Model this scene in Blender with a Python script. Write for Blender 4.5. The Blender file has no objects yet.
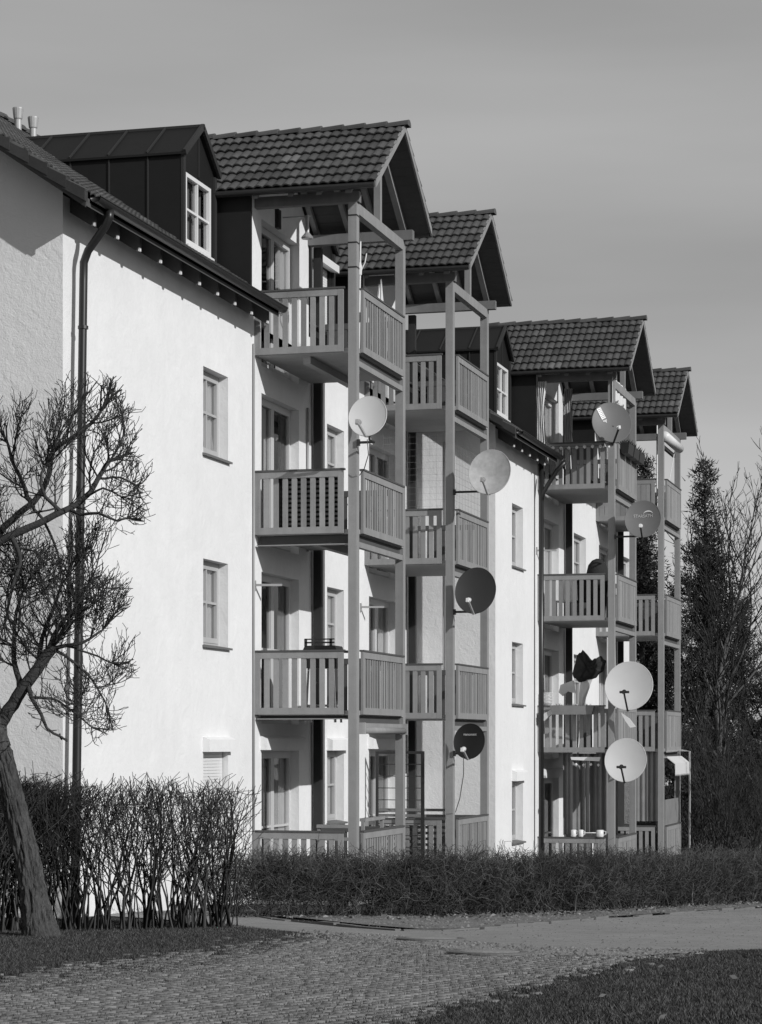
import bpy, math, random
import numpy as np
from mathutils import Vector, Matrix
R = math.radians
random.seed(7); np.random.seed(7)
scn = bpy.context.scene
col = scn.collection

# ------------------------------------------------------------------ camera
cam_d = bpy.data.cameras.new('camera'); cam = bpy.data.objects.new('camera', cam_d); col.objects.link(cam)
TH = 0.2626; FPX = 2350.0
cam_d.sensor_fit = 'HORIZONTAL'; cam_d.sensor_width = 36.0
cam_d.lens = FPX * 36.0 / 762.0
cam_d.shift_y = (742.9 - 512.0) / 762.0
cam_d.clip_start = 0.5; cam_d.clip_end = 3000
cam.location = (0, 0, 0); cam.rotation_euler = (R(90), 0, TH)
scn.camera = cam

# ------------------------------------------------------------------ light
SUN = Vector((1.0, -0.53, 0.50)).normalized()
sd = bpy.data.lights.new('sun', 'SUN'); sd.energy = 2.95; sd.angle = R(0.5); sd.color = (1, 1, 1)
so = bpy.data.objects.new('sun', sd); col.objects.link(so)
so.rotation_euler = SUN.to_track_quat('Z', 'Y').to_euler()
w = bpy.data.worlds.new("World"); scn.world = w; w.use_nodes = True
nt = w.node_tree; nt.nodes.clear()
out = nt.nodes.new('ShaderNodeOutputWorld'); bg = nt.nodes.new('ShaderNodeBackground')
sky = nt.nodes.new('ShaderNodeTexSky'); sky.sky_type = 'NISHITA'; sky.sun_disc = False
sky.sun_elevation = math.asin(SUN.z); sky.sun_rotation = math.atan2(SUN.x, SUN.y)
sky.air_density = 1.0; sky.dust_density = 0.7; sky.altitude = 500
bw = nt.nodes.new('ShaderNodeRGBToBW')
tc = nt.nodes.new('ShaderNodeTexCoord'); mp = nt.nodes.new('ShaderNodeMapping')
mp.inputs['Scale'].default_value = (1.3, 1.3, 9.0); mp.inputs['Rotation'].default_value = (0.0, R(3), 0)
nz = nt.nodes.new('ShaderNodeTexNoise'); nz.inputs['Scale'].default_value = 1.3; nz.inputs['Detail'].default_value = 5; nz.inputs['Roughness'].default_value = .45
mr = nt.nodes.new('ShaderNodeMapRange'); mr.inputs[1].default_value = .3; mr.inputs[2].default_value = .75; mr.inputs[3].default_value = 1.06; mr.inputs[4].default_value = 1.66
mu = nt.nodes.new('ShaderNodeMath'); mu.operation = 'MULTIPLY'
L = nt.links.new
L(sky.outputs[0], bw.inputs[0]); L(tc.outputs['Generated'], mp.inputs[0]); L(mp.outputs[0], nz.inputs['Vector'])
pw = nt.nodes.new('ShaderNodeMath'); pw.operation = 'POWER'; pw.inputs[1].default_value = .42; L(bw.outputs[0], pw.inputs[0])
L(nz.outputs[0], mr.inputs[0]); L(pw.outputs[0], mu.inputs[0]); L(mr.outputs[0], mu.inputs[1])
L(mu.outputs[0], bg.inputs[0]); bg.inputs[1].default_value = 0.15
L(bg.outputs[0], out.inputs[0])
scn.view_settings.view_transform = 'Standard'; scn.view_settings.look = 'None'
scn.view_settings.exposure = 0.14; scn.view_settings.gamma = 1.0

# ------------------------------------------------------------------ materials
def mat(name, v, rough=.8, spec=.3, noise=None, bump=None, wave=None, attr=None, metal=0.0, stretch=None, streak=0):
    """grey material; noise=(scale, amount), bump=(scale, strength, distance), stretch = mapping scale"""
    m = bpy.data.materials.new(name); m.use_nodes = True
    t = m.node_tree; b = t.nodes['Principled BSDF']
    b.inputs['Base Color'].default_value = (v, v, v, 1); b.inputs['Roughness'].default_value = rough
    b.inputs['Specular IOR Level'].default_value = spec; b.inputs['Metallic'].default_value = metal
    tcn = t.nodes.new('ShaderNodeTexCoord'); vec = tcn.outputs['Object']
    if stretch:
        mpn = t.nodes.new('ShaderNodeMapping'); mpn.inputs['Scale'].default_value = stretch
        t.links.new(vec, mpn.inputs[0]); vec = mpn.outputs[0]
    cur = None
    def math_(op, a, bb):
        n = t.nodes.new('ShaderNodeMath'); n.operation = op
        for i, q in enumerate((a, bb)):
            if isinstance(q, (int, float)): n.inputs[i].default_value = q
            else: t.links.new(q, n.inputs[i])
        return n.outputs[0]
    cur = v
    if noise:
        for sc, am in noise:
            n = t.nodes.new('ShaderNodeTexNoise'); n.inputs['Scale'].default_value = sc; n.inputs['Detail'].default_value = 6; n.inputs['Roughness'].default_value = .6
            t.links.new(vec, n.inputs['Vector'])
            f = math_('MULTIPLY_ADD', n.outputs[0], am * 2); f.node.inputs[2].default_value = 1 - am
            cur = math_('MULTIPLY', cur, f)
    if streak:
        mq = t.nodes.new('ShaderNodeMapping'); mq.inputs['Scale'].default_value = (7, 7, .35); t.links.new(tcn.outputs['Object'], mq.inputs[0]); n = t.nodes.new('ShaderNodeTexNoise'); n.inputs['Scale'].default_value = 1.0; n.inputs['Detail'].default_value = 5; t.links.new(mq.outputs[0], n.inputs['Vector'])
        f = math_('MULTIPLY_ADD', n.outputs[0], streak*2); f.node.inputs[2].default_value = 1-streak; cur = math_('MULTIPLY', cur, f)
    if attr:
        a = t.nodes.new('ShaderNodeAttribute'); a.attribute_name = attr
        cur = math_('MULTIPLY', cur, a.outputs['Fac'])
    if not isinstance(cur, (int, float)):
        t.links.new(cur, b.inputs['Base Color'])
    if bump:
        prev = None
        for sc, st, di, kind in bump:
            if kind == 'v':
                n = t.nodes.new('ShaderNodeTexVoronoi'); n.inputs['Scale'].default_value = sc; o_ = n.outputs['Distance']
            else:
                n = t.nodes.new('ShaderNodeTexNoise'); n.inputs['Scale'].default_value = sc; n.inputs['Detail'].default_value = 7; n.inputs['Distortion'].default_value = 1.2 if kind == 'd' else 0; o_ = n.outputs[0]
            t.links.new(vec, n.inputs['Vector'])
            bn = t.nodes.new('ShaderNodeBump'); bn.inputs['Strength'].default_value = st; bn.inputs['Distance'].default_value = di
            t.links.new(o_, bn.inputs['Height'])
            if prev: t.links.new(prev, bn.inputs['Normal'])
            prev = bn.outputs[0]
        t.links.new(prev, b.inputs['Normal'])
    return m
M = {}
M['stucco'] = mat('stucco', .76, .95, .1, [(.35, .11), (2.2, .07), (9, .04)], [(3.0, .35, .03, 'd'), (26, .6, .008, 'n')], streak=.018)
M['stucco_rough'] = mat('stucco_rough', .74, .95, .1, [(.5, .06), (3, .05)], [(3.0, .35, .03, 'd'), (11, .55, .012, 'd'), (45, .8, .005, 'n')])
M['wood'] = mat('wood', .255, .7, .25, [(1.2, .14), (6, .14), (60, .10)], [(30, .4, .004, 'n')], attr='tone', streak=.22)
M['wood_mid'] = mat('wood_mid', .17, .7, .25, [(1.2, .14), (6, .14)], None, streak=.2)  # darker copy of the wood: plates carry the eave shade in their colour
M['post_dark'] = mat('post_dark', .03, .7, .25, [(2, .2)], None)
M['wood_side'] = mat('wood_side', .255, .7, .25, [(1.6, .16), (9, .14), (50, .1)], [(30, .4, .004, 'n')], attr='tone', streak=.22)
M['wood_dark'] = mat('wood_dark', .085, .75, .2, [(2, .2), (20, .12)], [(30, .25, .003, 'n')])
M['boards'] = mat('boards', .34, .75, .2, [(2, .18), (14, .12)], [(20, .3, .004, 'n')])
M['tile'] = mat('tile', .068, .5, .5, [(1.1, .25), (5, .35), (40, .3)], [(60, .3, .003, 'n')], attr='tone')
M['tile_dark'] = mat('tile_dark', .04, .6, .4, [(5, .35), (40, .3)], attr='tone')
M['metal_dark'] = mat('metal_dark', .012, .55, .3, [(.8, .35), (6, .2)], [(2.5, .12, .01, 'n')])
M['limb'] = mat('limb', .055, .95, .1, [(6, .4), (30, .35)], [(20, .8, .02, 'd')])
M['seam'] = mat('seam', .03, .5, .4)
M['gutter'] = mat('gutter', .022, .4, .5, [(3, .3)], None)
M['pipe'] = mat('pipe', .018, .35, .5, [(2, .25)], None)
M['pipe_light'] = mat('pipe_light', .30, .4, .5, [(2, .1)], None)
M['zinc'] = mat('zinc', .42, .35, .5, [(8, .2)], None, metal=.3)
M['white'] = mat('white_paint', .72, .4, .4, [(3, .04)], None)
M['frame_grey'] = mat('frame_grey', .42, .45, .4, [(3, .06)], None)
M['frame_light'] = mat('frame_light', .55, .45, .4, [(3, .06)], None)
M['sill'] = mat('sill', .14, .5, .4, [(5, .15)], None)
M['curtain'] = mat('curtain', .62, .9, .1, [(3, .15)], None)
M['curtain_mid'] = mat('curtain_mid', .22, .9, .1, [(3, .25)], None)
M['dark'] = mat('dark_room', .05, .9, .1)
M['black'] = mat('black_plastic', .02, .5, .4)
M['dish_light'] = mat('dish_light', .56, .45, .35, [(2, .08)], None)
M['dish_worn'] = mat('dish_worn', .44, .5, .3, [(3.5, .45), (14, .15)], None)
M['dish_mid'] = mat('dish_mid', .155, .5, .3, [(4, .08)], None)
M['dish_dark'] = mat('dish_dark', .040, .5, .3, [(4, .1)], None)
M['dish_black'] = mat('dish_black', .014, .5, .25, [(4, .1)], None)
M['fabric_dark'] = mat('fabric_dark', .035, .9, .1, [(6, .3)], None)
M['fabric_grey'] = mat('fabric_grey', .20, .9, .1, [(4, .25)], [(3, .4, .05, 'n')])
M['bark'] = mat('bark', .078, .95, .1, [(5, .5), (22, .7), (90, .5)], [(14, 1.0, .05, 'd'), (60, 1.0, .015, 'n')], stretch=(1, 1, .3))
M['twig'] = mat('twig', .045, .9, .1, [(3, .3)], None)
M['twig_pale'] = mat('twig_pale', .11, .9, .1, [(3, .35)], None)
M['hedge'] = mat('hedge', .045, .9, .15, [(2, .4)], None, attr='tone')
M['needle'] = mat('needle', .040, .8, .2, [(.8, .3)], None, attr='tone')
M['grass'] = mat('grass', .062, .85, .15, [(1.2, .3)], None, attr='tone')
M['soil'] = mat('soil', .045, .95, .1, [(1.3, .35), (14, .45), (70, .4)], [(5, .6, .05, 'n'), (40, .9, .02, 'n')])
M['paver'] = mat('paver', .20, .8, .2, [(.6, .25), (30, .25)], [(60, .5, .004, 'n')], attr='tone')
M['asphalt'] = mat('asphalt', .27, .9, .2, [(.5, .22), (3, .25), (18, .35), (70, .45)], [(60, .8, .008, 'n')])
M['gravel'] = mat('gravel', .19, .95, .2, [(1, .4), (12, .5), (50, .5)], [(25, 1, .03, 'n')])
M['kerb'] = mat('kerb', .17, .85, .2, [(4, .25), (40, .2)], [(30, .5, .006, 'n')])
M['iron'] = mat('iron', .13, .6, .4, [(20, .3)], [(50, .6, .004, 'v')])
M['leaf'] = mat('leaf', .17, .8, .2, [(2, .3)], None, attr='tone')
# glass: mostly clear, reflects by angle
g = bpy.data.materials.new('glass'); g.use_nodes = True; t = g.node_tree; t.nodes.clear()
o_ = t.nodes.new('ShaderNodeOutputMaterial'); mx = t.nodes.new('ShaderNodeMixShader'); tr = t.nodes.new('ShaderNodeBsdfTransparent'); gl = t.nodes.new('ShaderNodeBsdfGlossy')
fr = t.nodes.new('ShaderNodeFresnel'); fr.inputs[0].default_value = 1.65; gl.inputs['Roughness'].default_value = .02
tr.inputs[0].default_value = (.82, .82, .82, 1)
gn = t.nodes.new('ShaderNodeTexNoise'); gn.inputs['Scale'].default_value = 2.5; gb = t.nodes.new('ShaderNodeBump'); gb.inputs['Strength'].default_value = .05
t.links.new(gn.outputs[0], gb.inputs['Height']); t.links.new(gb.outputs[0], gl.inputs['Normal'])
t.links.new(fr.outputs[0], mx.inputs[0]); t.links.new(tr.outputs[0], mx.inputs[1]); t.links.new(gl.outputs[0], mx.inputs[2]); t.links.new(mx.outputs[0], o_.inputs[0])
M['glass'] = g

# ------------------------------------------------------------------ mesh helpers
class MB:
    def __init__(s): s.v = []; s.f = []; s.tone = []; s.cur = 1.0
    def add(s, vs, fs):
        n = len(s.v); s.v += [tuple(q) for q in vs]
        for f in fs: s.f.append(tuple(n + i for i in f)); s.tone.append(s.cur)
        return s
    def box(s, x0, x1, y0, y1, z0, z1):
        return s.add([(x0,y0,z0),(x1,y0,z0),(x1,y1,z0),(x0,y1,z0),(x0,y0,z1),(x1,y0,z1),(x1,y1,z1),(x0,y1,z1)],
                     [(0,3,2,1),(4,5,6,7),(0,1,5,4),(1,2,6,5),(2,3,7,6),(3,0,4,7)])
    def quad(s, a, b, c, d): return s.add([a,b,c,d], [(0,1,2,3)])
    def prism(s, pts, off):
        n = len(pts); off = Vector(off)
        vs = [Vector(p) for p in pts] + [Vector(p) + off for p in pts]
        fs = [tuple(range(n))[::-1], tuple(range(n, 2*n))] + [(i, (i+1) % n, n + (i+1) % n, n + i) for i in range(n)]
        return s.add(vs, fs)
    def bar(s, a, b, w_, h_, up=(0,0,1)):
        a = Vector(a); b = Vector(b); d = (b-a).normalized(); up = Vector(up)
        sd_ = d.cross(up)
        if sd_.length < 1e-4: sd_ = d.cross(Vector((1,0,0)))
        sd_.normalize(); u = sd_.cross(d).normalized()
        o = [(-1,-1),(1,-1),(1,1),(-1,1)]
        vs = [p + sd_*(w_/2*i) + u*(h_/2*j) for p in (a, b) for i, j in o]
        return s.add(vs, [(0,1,2,3),(7,6,5,4),(0,4,5,1),(1,5,6,2),(2,6,7,3),(3,7,4,0)])
    def tube(s, pts, rad, n=8, caps=True):
        pts = [Vector(p) for p in pts]
        if not hasattr(rad, '__len__'): rad = [rad]*len(pts)
        rings = []; base = len(s.v); vs = []
        prevs = None
        for i, p in enumerate(pts):
            d = (pts[min(i+1, len(pts)-1)] - pts[max(i-1, 0)]).normalized()
            sd_ = d.cross(Vector((0,0,1))) if prevs is None else (prevs - d*prevs.dot(d))
            if sd_.length < 1e-3: sd_ = d.cross(Vector((1,0,0)))
            sd_.normalize(); prevs = sd_; u = sd_.cross(d)
            for k in range(n):
                a = 2*math.pi*k/n; vs.append(p + (sd_*math.cos(a) + u*math.sin(a))*rad[i])
        fs = [(i*n+k, i*n+(k+1) % n, (i+1)*n+(k+1) % n, (i+1)*n+k) for i in range(len(pts)-1) for k in range(n)]
        if caps: fs += [tuple(range(n))[::-1], tuple((len(pts)-1)*n+k for k in range(n))]
        return s.add(vs, fs)
    def lathe(s, c, prof, n=20):
        c = Vector(c); vs = []
        for r_, z_ in prof:
            for k in range(n):
                a = 2*math.pi*k/n; vs.append(c + Vector((r_*math.cos(a), r_*math.sin(a), z_)))
        fs = [(i*n+k, i*n+(k+1) % n, (i+1)*n+(k+1) % n, (i+1)*n+k) for i in range(len(prof)-1) for k in range(n)]
        fs += [tuple(range(n))[::-1], tuple((len(prof)-1)*n+k for k in range(n))]
        return s.add(vs, fs)
    def build(s, name, m, parent=None, smooth=False):
        me = bpy.data.meshes.new(name); me.from_pydata(s.v, [], s.f); me.materials.append(m if not isinstance(m, str) else M[m])
        at = me.attributes.new('tone', 'FLOAT', 'FACE'); at.data.foreach_set('value', s.tone)
        if smooth: me.shade_smooth()
        me.update()
        o = bpy.data.objects.new(name, me); col.objects.link(o)
        if parent: o.parent = parent
        return o
def npmesh(name, V, F, m, parent=None, tone=None, smooth=False):
    """fast numpy mesh; F is (n,k)"""
    me = bpy.data.meshes.new(name); V = np.asarray(V, float); F = np.asarray(F, int); k = F.shape[1]
    me.vertices.add(len(V)); me.vertices.foreach_set('co', V.ravel())
    me.loops.add(F.size); me.loops.foreach_set('vertex_index', F.ravel())
    me.polygons.add(len(F)); me.polygons.foreach_set('loop_start', np.arange(0, F.size, k)); me.polygons.foreach_set('loop_total', np.full(len(F), k))
    me.update(calc_edges=True); me.materials.append(M[m])
    at = me.attributes.new('tone', 'FLOAT', 'FACE'); at.data.foreach_set('value', np.ones(len(F)) if tone is None else np.asarray(tone, float))
    if smooth: me.shade_smooth()
    me.validate()
    o = bpy.data.objects.new(name, me); col.objects.link(o)
    if parent: o.parent = parent
    return o
def segmesh(name, A, B, ra, rb, m, parent=None, n=3, tone=None):
    A = np.asarray(A, float); B = np.asarray(B, float); ra = np.asarray(ra, float)[:, None]; rb = np.asarray(rb, float)[:, None]
    d = B - A; d /= np.linalg.norm(d, axis=1)[:, None] + 1e-9
    ref = np.where(np.abs(d[:, 2:3]) > .9, np.array([[1., 0, 0]]), np.array([[0, 0, 1.]]))
    s_ = np.cross(d, ref); s_ /= np.linalg.norm(s_, axis=1)[:, None]; u = np.cross(s_, d)
    N = len(A); V = np.zeros((N, 2*n, 3))
    for k in range(n):
        a = 2*math.pi*k/n; o = s_*math.cos(a) + u*math.sin(a)
        V[:, k] = A + o*ra; V[:, n+k] = B + o*rb
    base = (np.arange(N)*2*n)[:, None]
    F = np.concatenate([base + np.array([[k, (k+1) % n, n+(k+1) % n, n+k]]) for k in range(n)])
    tn = None if tone is None else np.tile(np.asarray(tone), n)
    return npmesh(name, V.reshape(-1, 3), F, m, parent, tn)
def tag(o, label=None, cat=None, group=None, kind=None):
    if label: o['label'] = label
    if cat: o['category'] = cat
    if group: o['group'] = group
    if kind: o['kind'] = kind
    return o
def empty(name, loc=(0,0,0), label=None, cat=None, group=None):
    o = bpy.data.objects.new(name, None); col.objects.link(o); o.location = loc; o.empty_display_size = .1
    tag(o, label, cat, group); return o
def adopt(root):
    """children were built in world coordinates: shift them so that the root sits at its base"""
    L0 = Vector(root.location)
    for c in root.children: c.location = Vector(c.location) - L0

# ------------------------------------------------------------------ ground
def zg(y, x=0):
    if y < 10: return -1.467
    if y > 62: return -3.635
    return -1.05 - .0417*y
def ground_patch(name, pts, m, lift, kind='structure', res=None):
    b = MB(); vs = [(x, y, zg(y)+lift) for x, y in pts]
    b.add(vs, [tuple(range(len(vs)))])
    o = b.build(name, m); tag(o, kind=kind); return o
def build_ground():
    xs = np.concatenate([np.linspace(-400, -30, 12), np.linspace(-25, 20, 46), np.linspace(30, 400, 12)])
    ys = np.concatenate([np.linspace(-60, 8, 8), [10], np.linspace(11, 62, 103), np.linspace(70, 900, 20)])
    X, Y = np.meshgrid(xs, ys); Z = np.array([zg(q) for q in ys])[:, None] + 0*X
    V = np.stack([X, Y, Z], -1).reshape(-1, 3); nx = len(xs)
    F = [(j*nx+i, j*nx+i+1, (j+1)*nx+i+1, (j+1)*nx+i) for j in range(len(ys)-1) for i in range(nx-1)]
    tag(npmesh('ground', V, F, 'soil'), kind='structure')
build_ground()

def inpoly(P, poly):
    x = P[:, 0]; y = P[:, 1]; c = np.zeros(len(P), bool); n = len(poly)
    for i in range(n):
        x0, y0 = poly[i]; x1, y1 = poly[(i+1) % n]
        c ^= ((y0 > y) != (y1 > y)) & (x < (x1-x0)*(y-y0)/(y1-y0+1e-12)+x0)
    return c
LANE = [(-11.0,30.9),(-9.92,29.75),(-8.9,27.9),(-7.5,26.1),(-6.6,25.3),(-6.0,25.6),(-5.7,27.0),(-5.05,31.2),(-3.75,37.3),(-3.3,40.0),(-1.5,46),(2.5,48),
        (5,44),(5,30),(-.8,27.0),(-2.32,22.9),(-2.86,22.1),(-3.25,21.0),(-4.1,20.7),(-5.2,21.6),(-6.2,23.0),(-7.0,24.0),(-8.52,25.45),(-10.2,27.4),(-12.5,29.0)]
PAVE = [(-7.2,10.0),(-7.35,15.0),(-7.5,19.5),(-7.75,22.8),(-7.3,23.8),(-7.0,24.0),(-6.2,23.0),(-5.2,21.6),(-4.1,20.7),(-3.25,21.0),(-2.86,21.6),(-2.95,19.5),(-3.0,17.0),(-3.15,14.6),(-3.3,12.0),(-3.4,10.0)]
lane = ground_patch('lane', LANE, 'asphalt', .012)
# rough verge of gravel between kerb and low hedge
VERGE = [(-9.7,29.6),(-8.5,28.2),(-7.3,26.6),(-6.45,25.75),(-6.15,26.0),(-5.8,27.5),(-5.2,31.4),(-3.9,37.5),(-3.5,40.4),(-2.6,44.5),(-3.3,45.0),(-4.3,40.6),(-5.1,37.0),(-6.3,32.3),(-7.4,30.1),(-9.1,29.4)]
ground_patch('verge', VERGE, 'gravel', .024)
# kerb: low worn stones along the lane edge
kb = MB(); kp = [(-9.3,28.7),(-8.3,27.3),(-7.3,26.15),(-6.6,25.5),(-6.2,25.7),(-5.95,26.6),(-5.55,28.6),(-5.2,30.8),(-4.6,33.6),(-3.9,37.0),(-3.5,39.5)]
for (x0,y0),(x1,y1) in zip(kp[:-1], kp[1:]):
    Ln = math.hypot(x1-x0, y1-y0); n = max(1, int(Ln/.5))
    for i in range(n):
        a = i/n; b_ = (i+.95)/n
        p = (x0+(x1-x0)*a, y0+(y1-y0)*a); q = (x0+(x1-x0)*b_, y0+(y1-y0)*b_)
        if random.random() < .14: continue
        h = .012 + random.uniform(-.014, .016); jx = random.uniform(-.025, .025)
        kb.bar((p[0]+jx, p[1], zg(p[1])+h-.04), (q[0]+jx+random.uniform(-.015,.015), q[1], zg(q[1])+h-.04+random.uniform(-.008,.008)), .08, .12)
tag(kb.build('kerb', 'kerb'), kind='structure')
# grass pavers: real stones with sunk joints
def pavers():
    ang = R(14); ca, sa = math.cos(ang), math.sin(ang); V = []; F = []; T = []
    lw, ll = .104, .132
    P = []
    for j in range(-10, 125):
        for i in range(-110, 110):
            u = i*lw + (.5*lw if j % 2 else 0); v_ = j*ll
            P.append((-5.2+u*ca-v_*sa, 8.5+u*sa+v_*ca))
    P = np.array(P); k = inpoly(P, PAVE); P = P[k]
    # leave out stones lost under turf at the left and the right rim
    d = np.minimum(np.abs(P[:, 0]+7.45)*.55, np.abs(P[:, 0]+3.05))
    P = P[(d > .5) | (np.random.rand(len(P)) < d/.5)]
    for c in MAN: P = P[np.hypot(P[:, 0]-c[0], P[:, 1]-c[1]) > c[2]+.05]
    for x, y in P:
        w2, l2 = .042+random.uniform(-.003,.003), .044+random.uniform(-.005,.004); h = .015+random.uniform(-.003,.004); a = ang+random.uniform(-.015,.015)
        c_, s_ = math.cos(a), math.sin(a); tx, ty = random.uniform(-.001,.001), random.uniform(-.002,.003); n = len(V)
        for zz, sc in ((-.03, 1.05), (h-.004, 1.0), (h, .95)):
            for sx, sy in ((-1,-1),(1,-1),(1,1),(-1,1)):
                px, py = sx*w2*sc, sy*l2*sc
                X_, Y_ = x+px*c_-py*s_, y+px*s_+py*c_
                V.append((X_, Y_, zg(Y_)+zz+tx*sx+ty*sy))
        for r_ in (0, 4):
            for q in range(4): F.append((n+r_+q, n+r_+(q+1) % 4, n+r_+4+(q+1) % 4, n+r_+4+q))
        F.append((n+8, n+9, n+10, n+11)); T += [random.uniform(.80, 1.22)]*9
    tag(npmesh('paving', V, F, 'paver', tone=T), kind='structure')
MAN = [(-4.56, 20.72, .33), (-5.72, 23.25, .32)]
pavers()
for i, (x, y, r_) in enumerate(MAN):
    root = empty('manhole_cover', (x, y, zg(y)), ['round iron manhole cover set in the brick paving nearest the lane\'s right side', 'round iron manhole cover at the edge of the lane, farther back'][i], 'manhole cover', 'manhole covers')
    tiltm = Matrix.Rotation(-math.atan(.0417), 4, 'X')
    b = MB(); b.lathe((0,0,0), [(r_*.84,-.02),(r_*.84,.036),(r_*.80,.040),(r_*.2,.044)], 28); c_ = b.build('cover', 'asphalt', root)
    b = MB(); n = 28
    vs = []
    for rr, zz in ((r_*1.12,-.02),(r_*1.12,.030),(r_*1.08,.036),(r_*.87,.036),(r_*.87,-.02)):
        for k in range(n): vs.append((rr*math.cos(2*math.pi*k/n), rr*math.sin(2*math.pi*k/n), zz))
    b.add(vs, [(q*n+k, q*n+(k+1) % n, (q+1)*n+(k+1) % n, (q+1)*n+k) for q in range(4) for k in range(n)]); rg = b.build('ring', 'iron', root)
    root.rotation_euler = (-math.atan(.0417), 0, 0)

def scatter_blades(name, polys, dens, hmin, hmax, m='grass', wid=.006, tonev=(.5, 1.7), flat=.5, clump=True):
    allP = []
    for poly, dmul in polys:
        q = np.array(poly); x0, y0 = q.min(0); x1, y1 = q.max(0)
        n = int((x1-x0)*(y1-y0)*dens*dmul)
        P = np.random.rand(n, 2)*[x1-x0, y1-y0]+[x0, y0]; P = P[inpoly(P, poly)]
        if clump:
            f = np.sin(P[:, 0]*3.1+np.sin(P[:, 1]*2.3)*2)*np.sin(P[:, 1]*2.7+P[:, 0]) 
            P = P[np.random.rand(len(P)) < .65+.35*f]
        allP.append(P)
    P = np.concatenate(allP); N = len(P)
    z = np.array([zg(y) for y in P[:, 1]])
    a = np.random.rand(N)*2*math.pi; h = hmin+(hmax-hmin)*np.random.rand(N)**1.5; lean = (np.random.rand(N)*flat+.15)*h*1.5
    w_ = wid*(.6+.8*np.random.rand(N)); b_ = np.random.rand(N)*2*math.pi
    base = np.stack([P[:, 0], P[:, 1], z], 1)
    s_ = np.stack([np.cos(a), np.sin(a), 0*a], 1)*w_[:, None]
    tip = base + np.stack([np.cos(b_)*lean, np.sin(b_)*lean, h], 1)
    V = np.stack([base-s_, base+s_, tip], 1).reshape(-1, 3); F = np.arange(3*N).reshape(-1, 3)
    o = npmesh(name, V, F, m, tone=tonev[0]+(tonev[1]-tonev[0])*np.random.rand(N)**1.6)
    return o
GRR = [(-3.6,10.5),(-3.3,12.9),(-3.0,15.6),(-2.85,18.2),(-2.86,22.1),(-2.3,22.9),(-1.6,24.5),(-.4,10.5)]
GRL = [(-7.6,14),(-7.1,14.5),(-7.2,18.5),(-7.5,22.6),(-7.3,24.1),(-8.0,25.0),(-9.0,26.3),(-11.4,26.8),(-11.6,23)]
o = scatter_blades('grass', [(GRR, 1.0), (GRL, .8), (PAVE, .16), ([(-7.6,10),(-7.6,23.5),(-6.9,23.6),(-6.2,18),(-6.3,10)], .45), ([(-3.7,10),(-3.3,18),(-3.1,21.5),(-2.7,21.5),(-2.6,10)], .5)], 7500, .010, .034, wid=.005, tonev=(.4,2.1))
tag(o, 'short dark winter turf either side of the brick paving', None, None, 'stuff')
def scatter_leaves(name, poly, n, s0, s1, label):
    q = np.array(poly); x0, y0 = q.min(0); x1, y1 = q.max(0)
    P = np.random.rand(n*3, 2)*[x1-x0, y1-y0]+[x0, y0]; P = P[inpoly(P, poly)][:n]; N = len(P)
    z = np.array([zg(y) for y in P[:, 1]])+.02+.02*np.random.rand(N)
    c = np.stack([P[:, 0], P[:, 1], z], 1); a = np.random.randn(N, 3); a[:, 2] *= .4; a /= np.linalg.norm(a, axis=1)[:, None]
    b_ = np.cross(a, np.random.randn(N, 3)); b_ /= np.linalg.norm(b_, axis=1)[:, None]
    s_ = (s0+(s1-s0)*np.random.rand(N))[:, None]
    V = np.stack([c-a*s_, c-b_*s_*.5, c+a*s_, c+b_*s_*.5], 1).reshape(-1, 3)
    o = npmesh(name, V, np.arange(4*N).reshape(-1, 4), 'leaf', tone=.4+1.3*np.random.rand(N)**2)
    tag(o, label, None, None, 'stuff')
scatter_leaves('leaf_litter', [(-9.8,28.6),(-7.6,28.3),(-5.9,31),(-4.9,36),(-3.6,41),(-2.4,44),(-4.4,44),(-5.9,37),(-7.3,32.2),(-9.8,30.2)], 2500, .02, .05, 'dead leaves lying under the low hedge')
scatter_leaves('fallen_leaves', [(-3.6,12),(-3.1,20),(-.5,26),(3,26),(3,12)], 160, .02, .04, 'scattered dead leaves on the turf at the right')

def pebbles(name, poly, n, s0, s1, label, m='leaf'):
    q = np.array(poly); x0, y0 = q.min(0); x1, y1 = q.max(0)
    P = np.random.rand(n*4, 2)*[x1-x0, y1-y0]+[x0, y0]; P = P[inpoly(P, poly)][:n]; N = len(P); z = np.array([zg(y) for y in P[:, 1]])+.014
    o8 = np.array([(1,0,0),(0,1,0),(-1,0,0),(0,-1,0),(0,0,.8),(0,0,-.4)], float); s_ = (s0+(s1-s0)*np.random.rand(N)**3)[:, None, None]
    V = np.stack([P[:, 0], P[:, 1], z], 1)[:, None, :]+o8[None]*s_*(.6+.8*np.random.rand(N, 6, 1))
    tri = np.array([(0,1,4),(1,2,4),(2,3,4),(3,0,4)]); F = (np.arange(N)*6)[:, None, None]+tri[None]
    tag(npmesh(name, V.reshape(-1, 3), F.reshape(-1, 3), m, tone=np.repeat(.5+1.3*np.random.rand(N), 4)), label, None, None, 'stuff')
pebbles('lane_grit', [(-9.5,28.8),(-6.6,25.4),(-3.3,21.2),(-2.3,23.0),(-1.6,26),(-1.0,40),(-3.3,41),(-5.2,31),(-6,26.5)], 4500, .003, .012, 'loose grit and small stones on the lane')
pebbles('verge_gravel', VERGE, 7000, .008, .035, 'rough gravel between kerb and low hedge')
pebbles('joint_grit', [(-5.4,21.2),(-4.2,20.2),(-2.8,20.6),(-2.7,22.6),(-4.2,22.2),(-6.2,24.0),(-7.6,24.9),(-7.4,23.6)], 3000, .005, .022, 'grit where the brick paving meets the lane')

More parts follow.
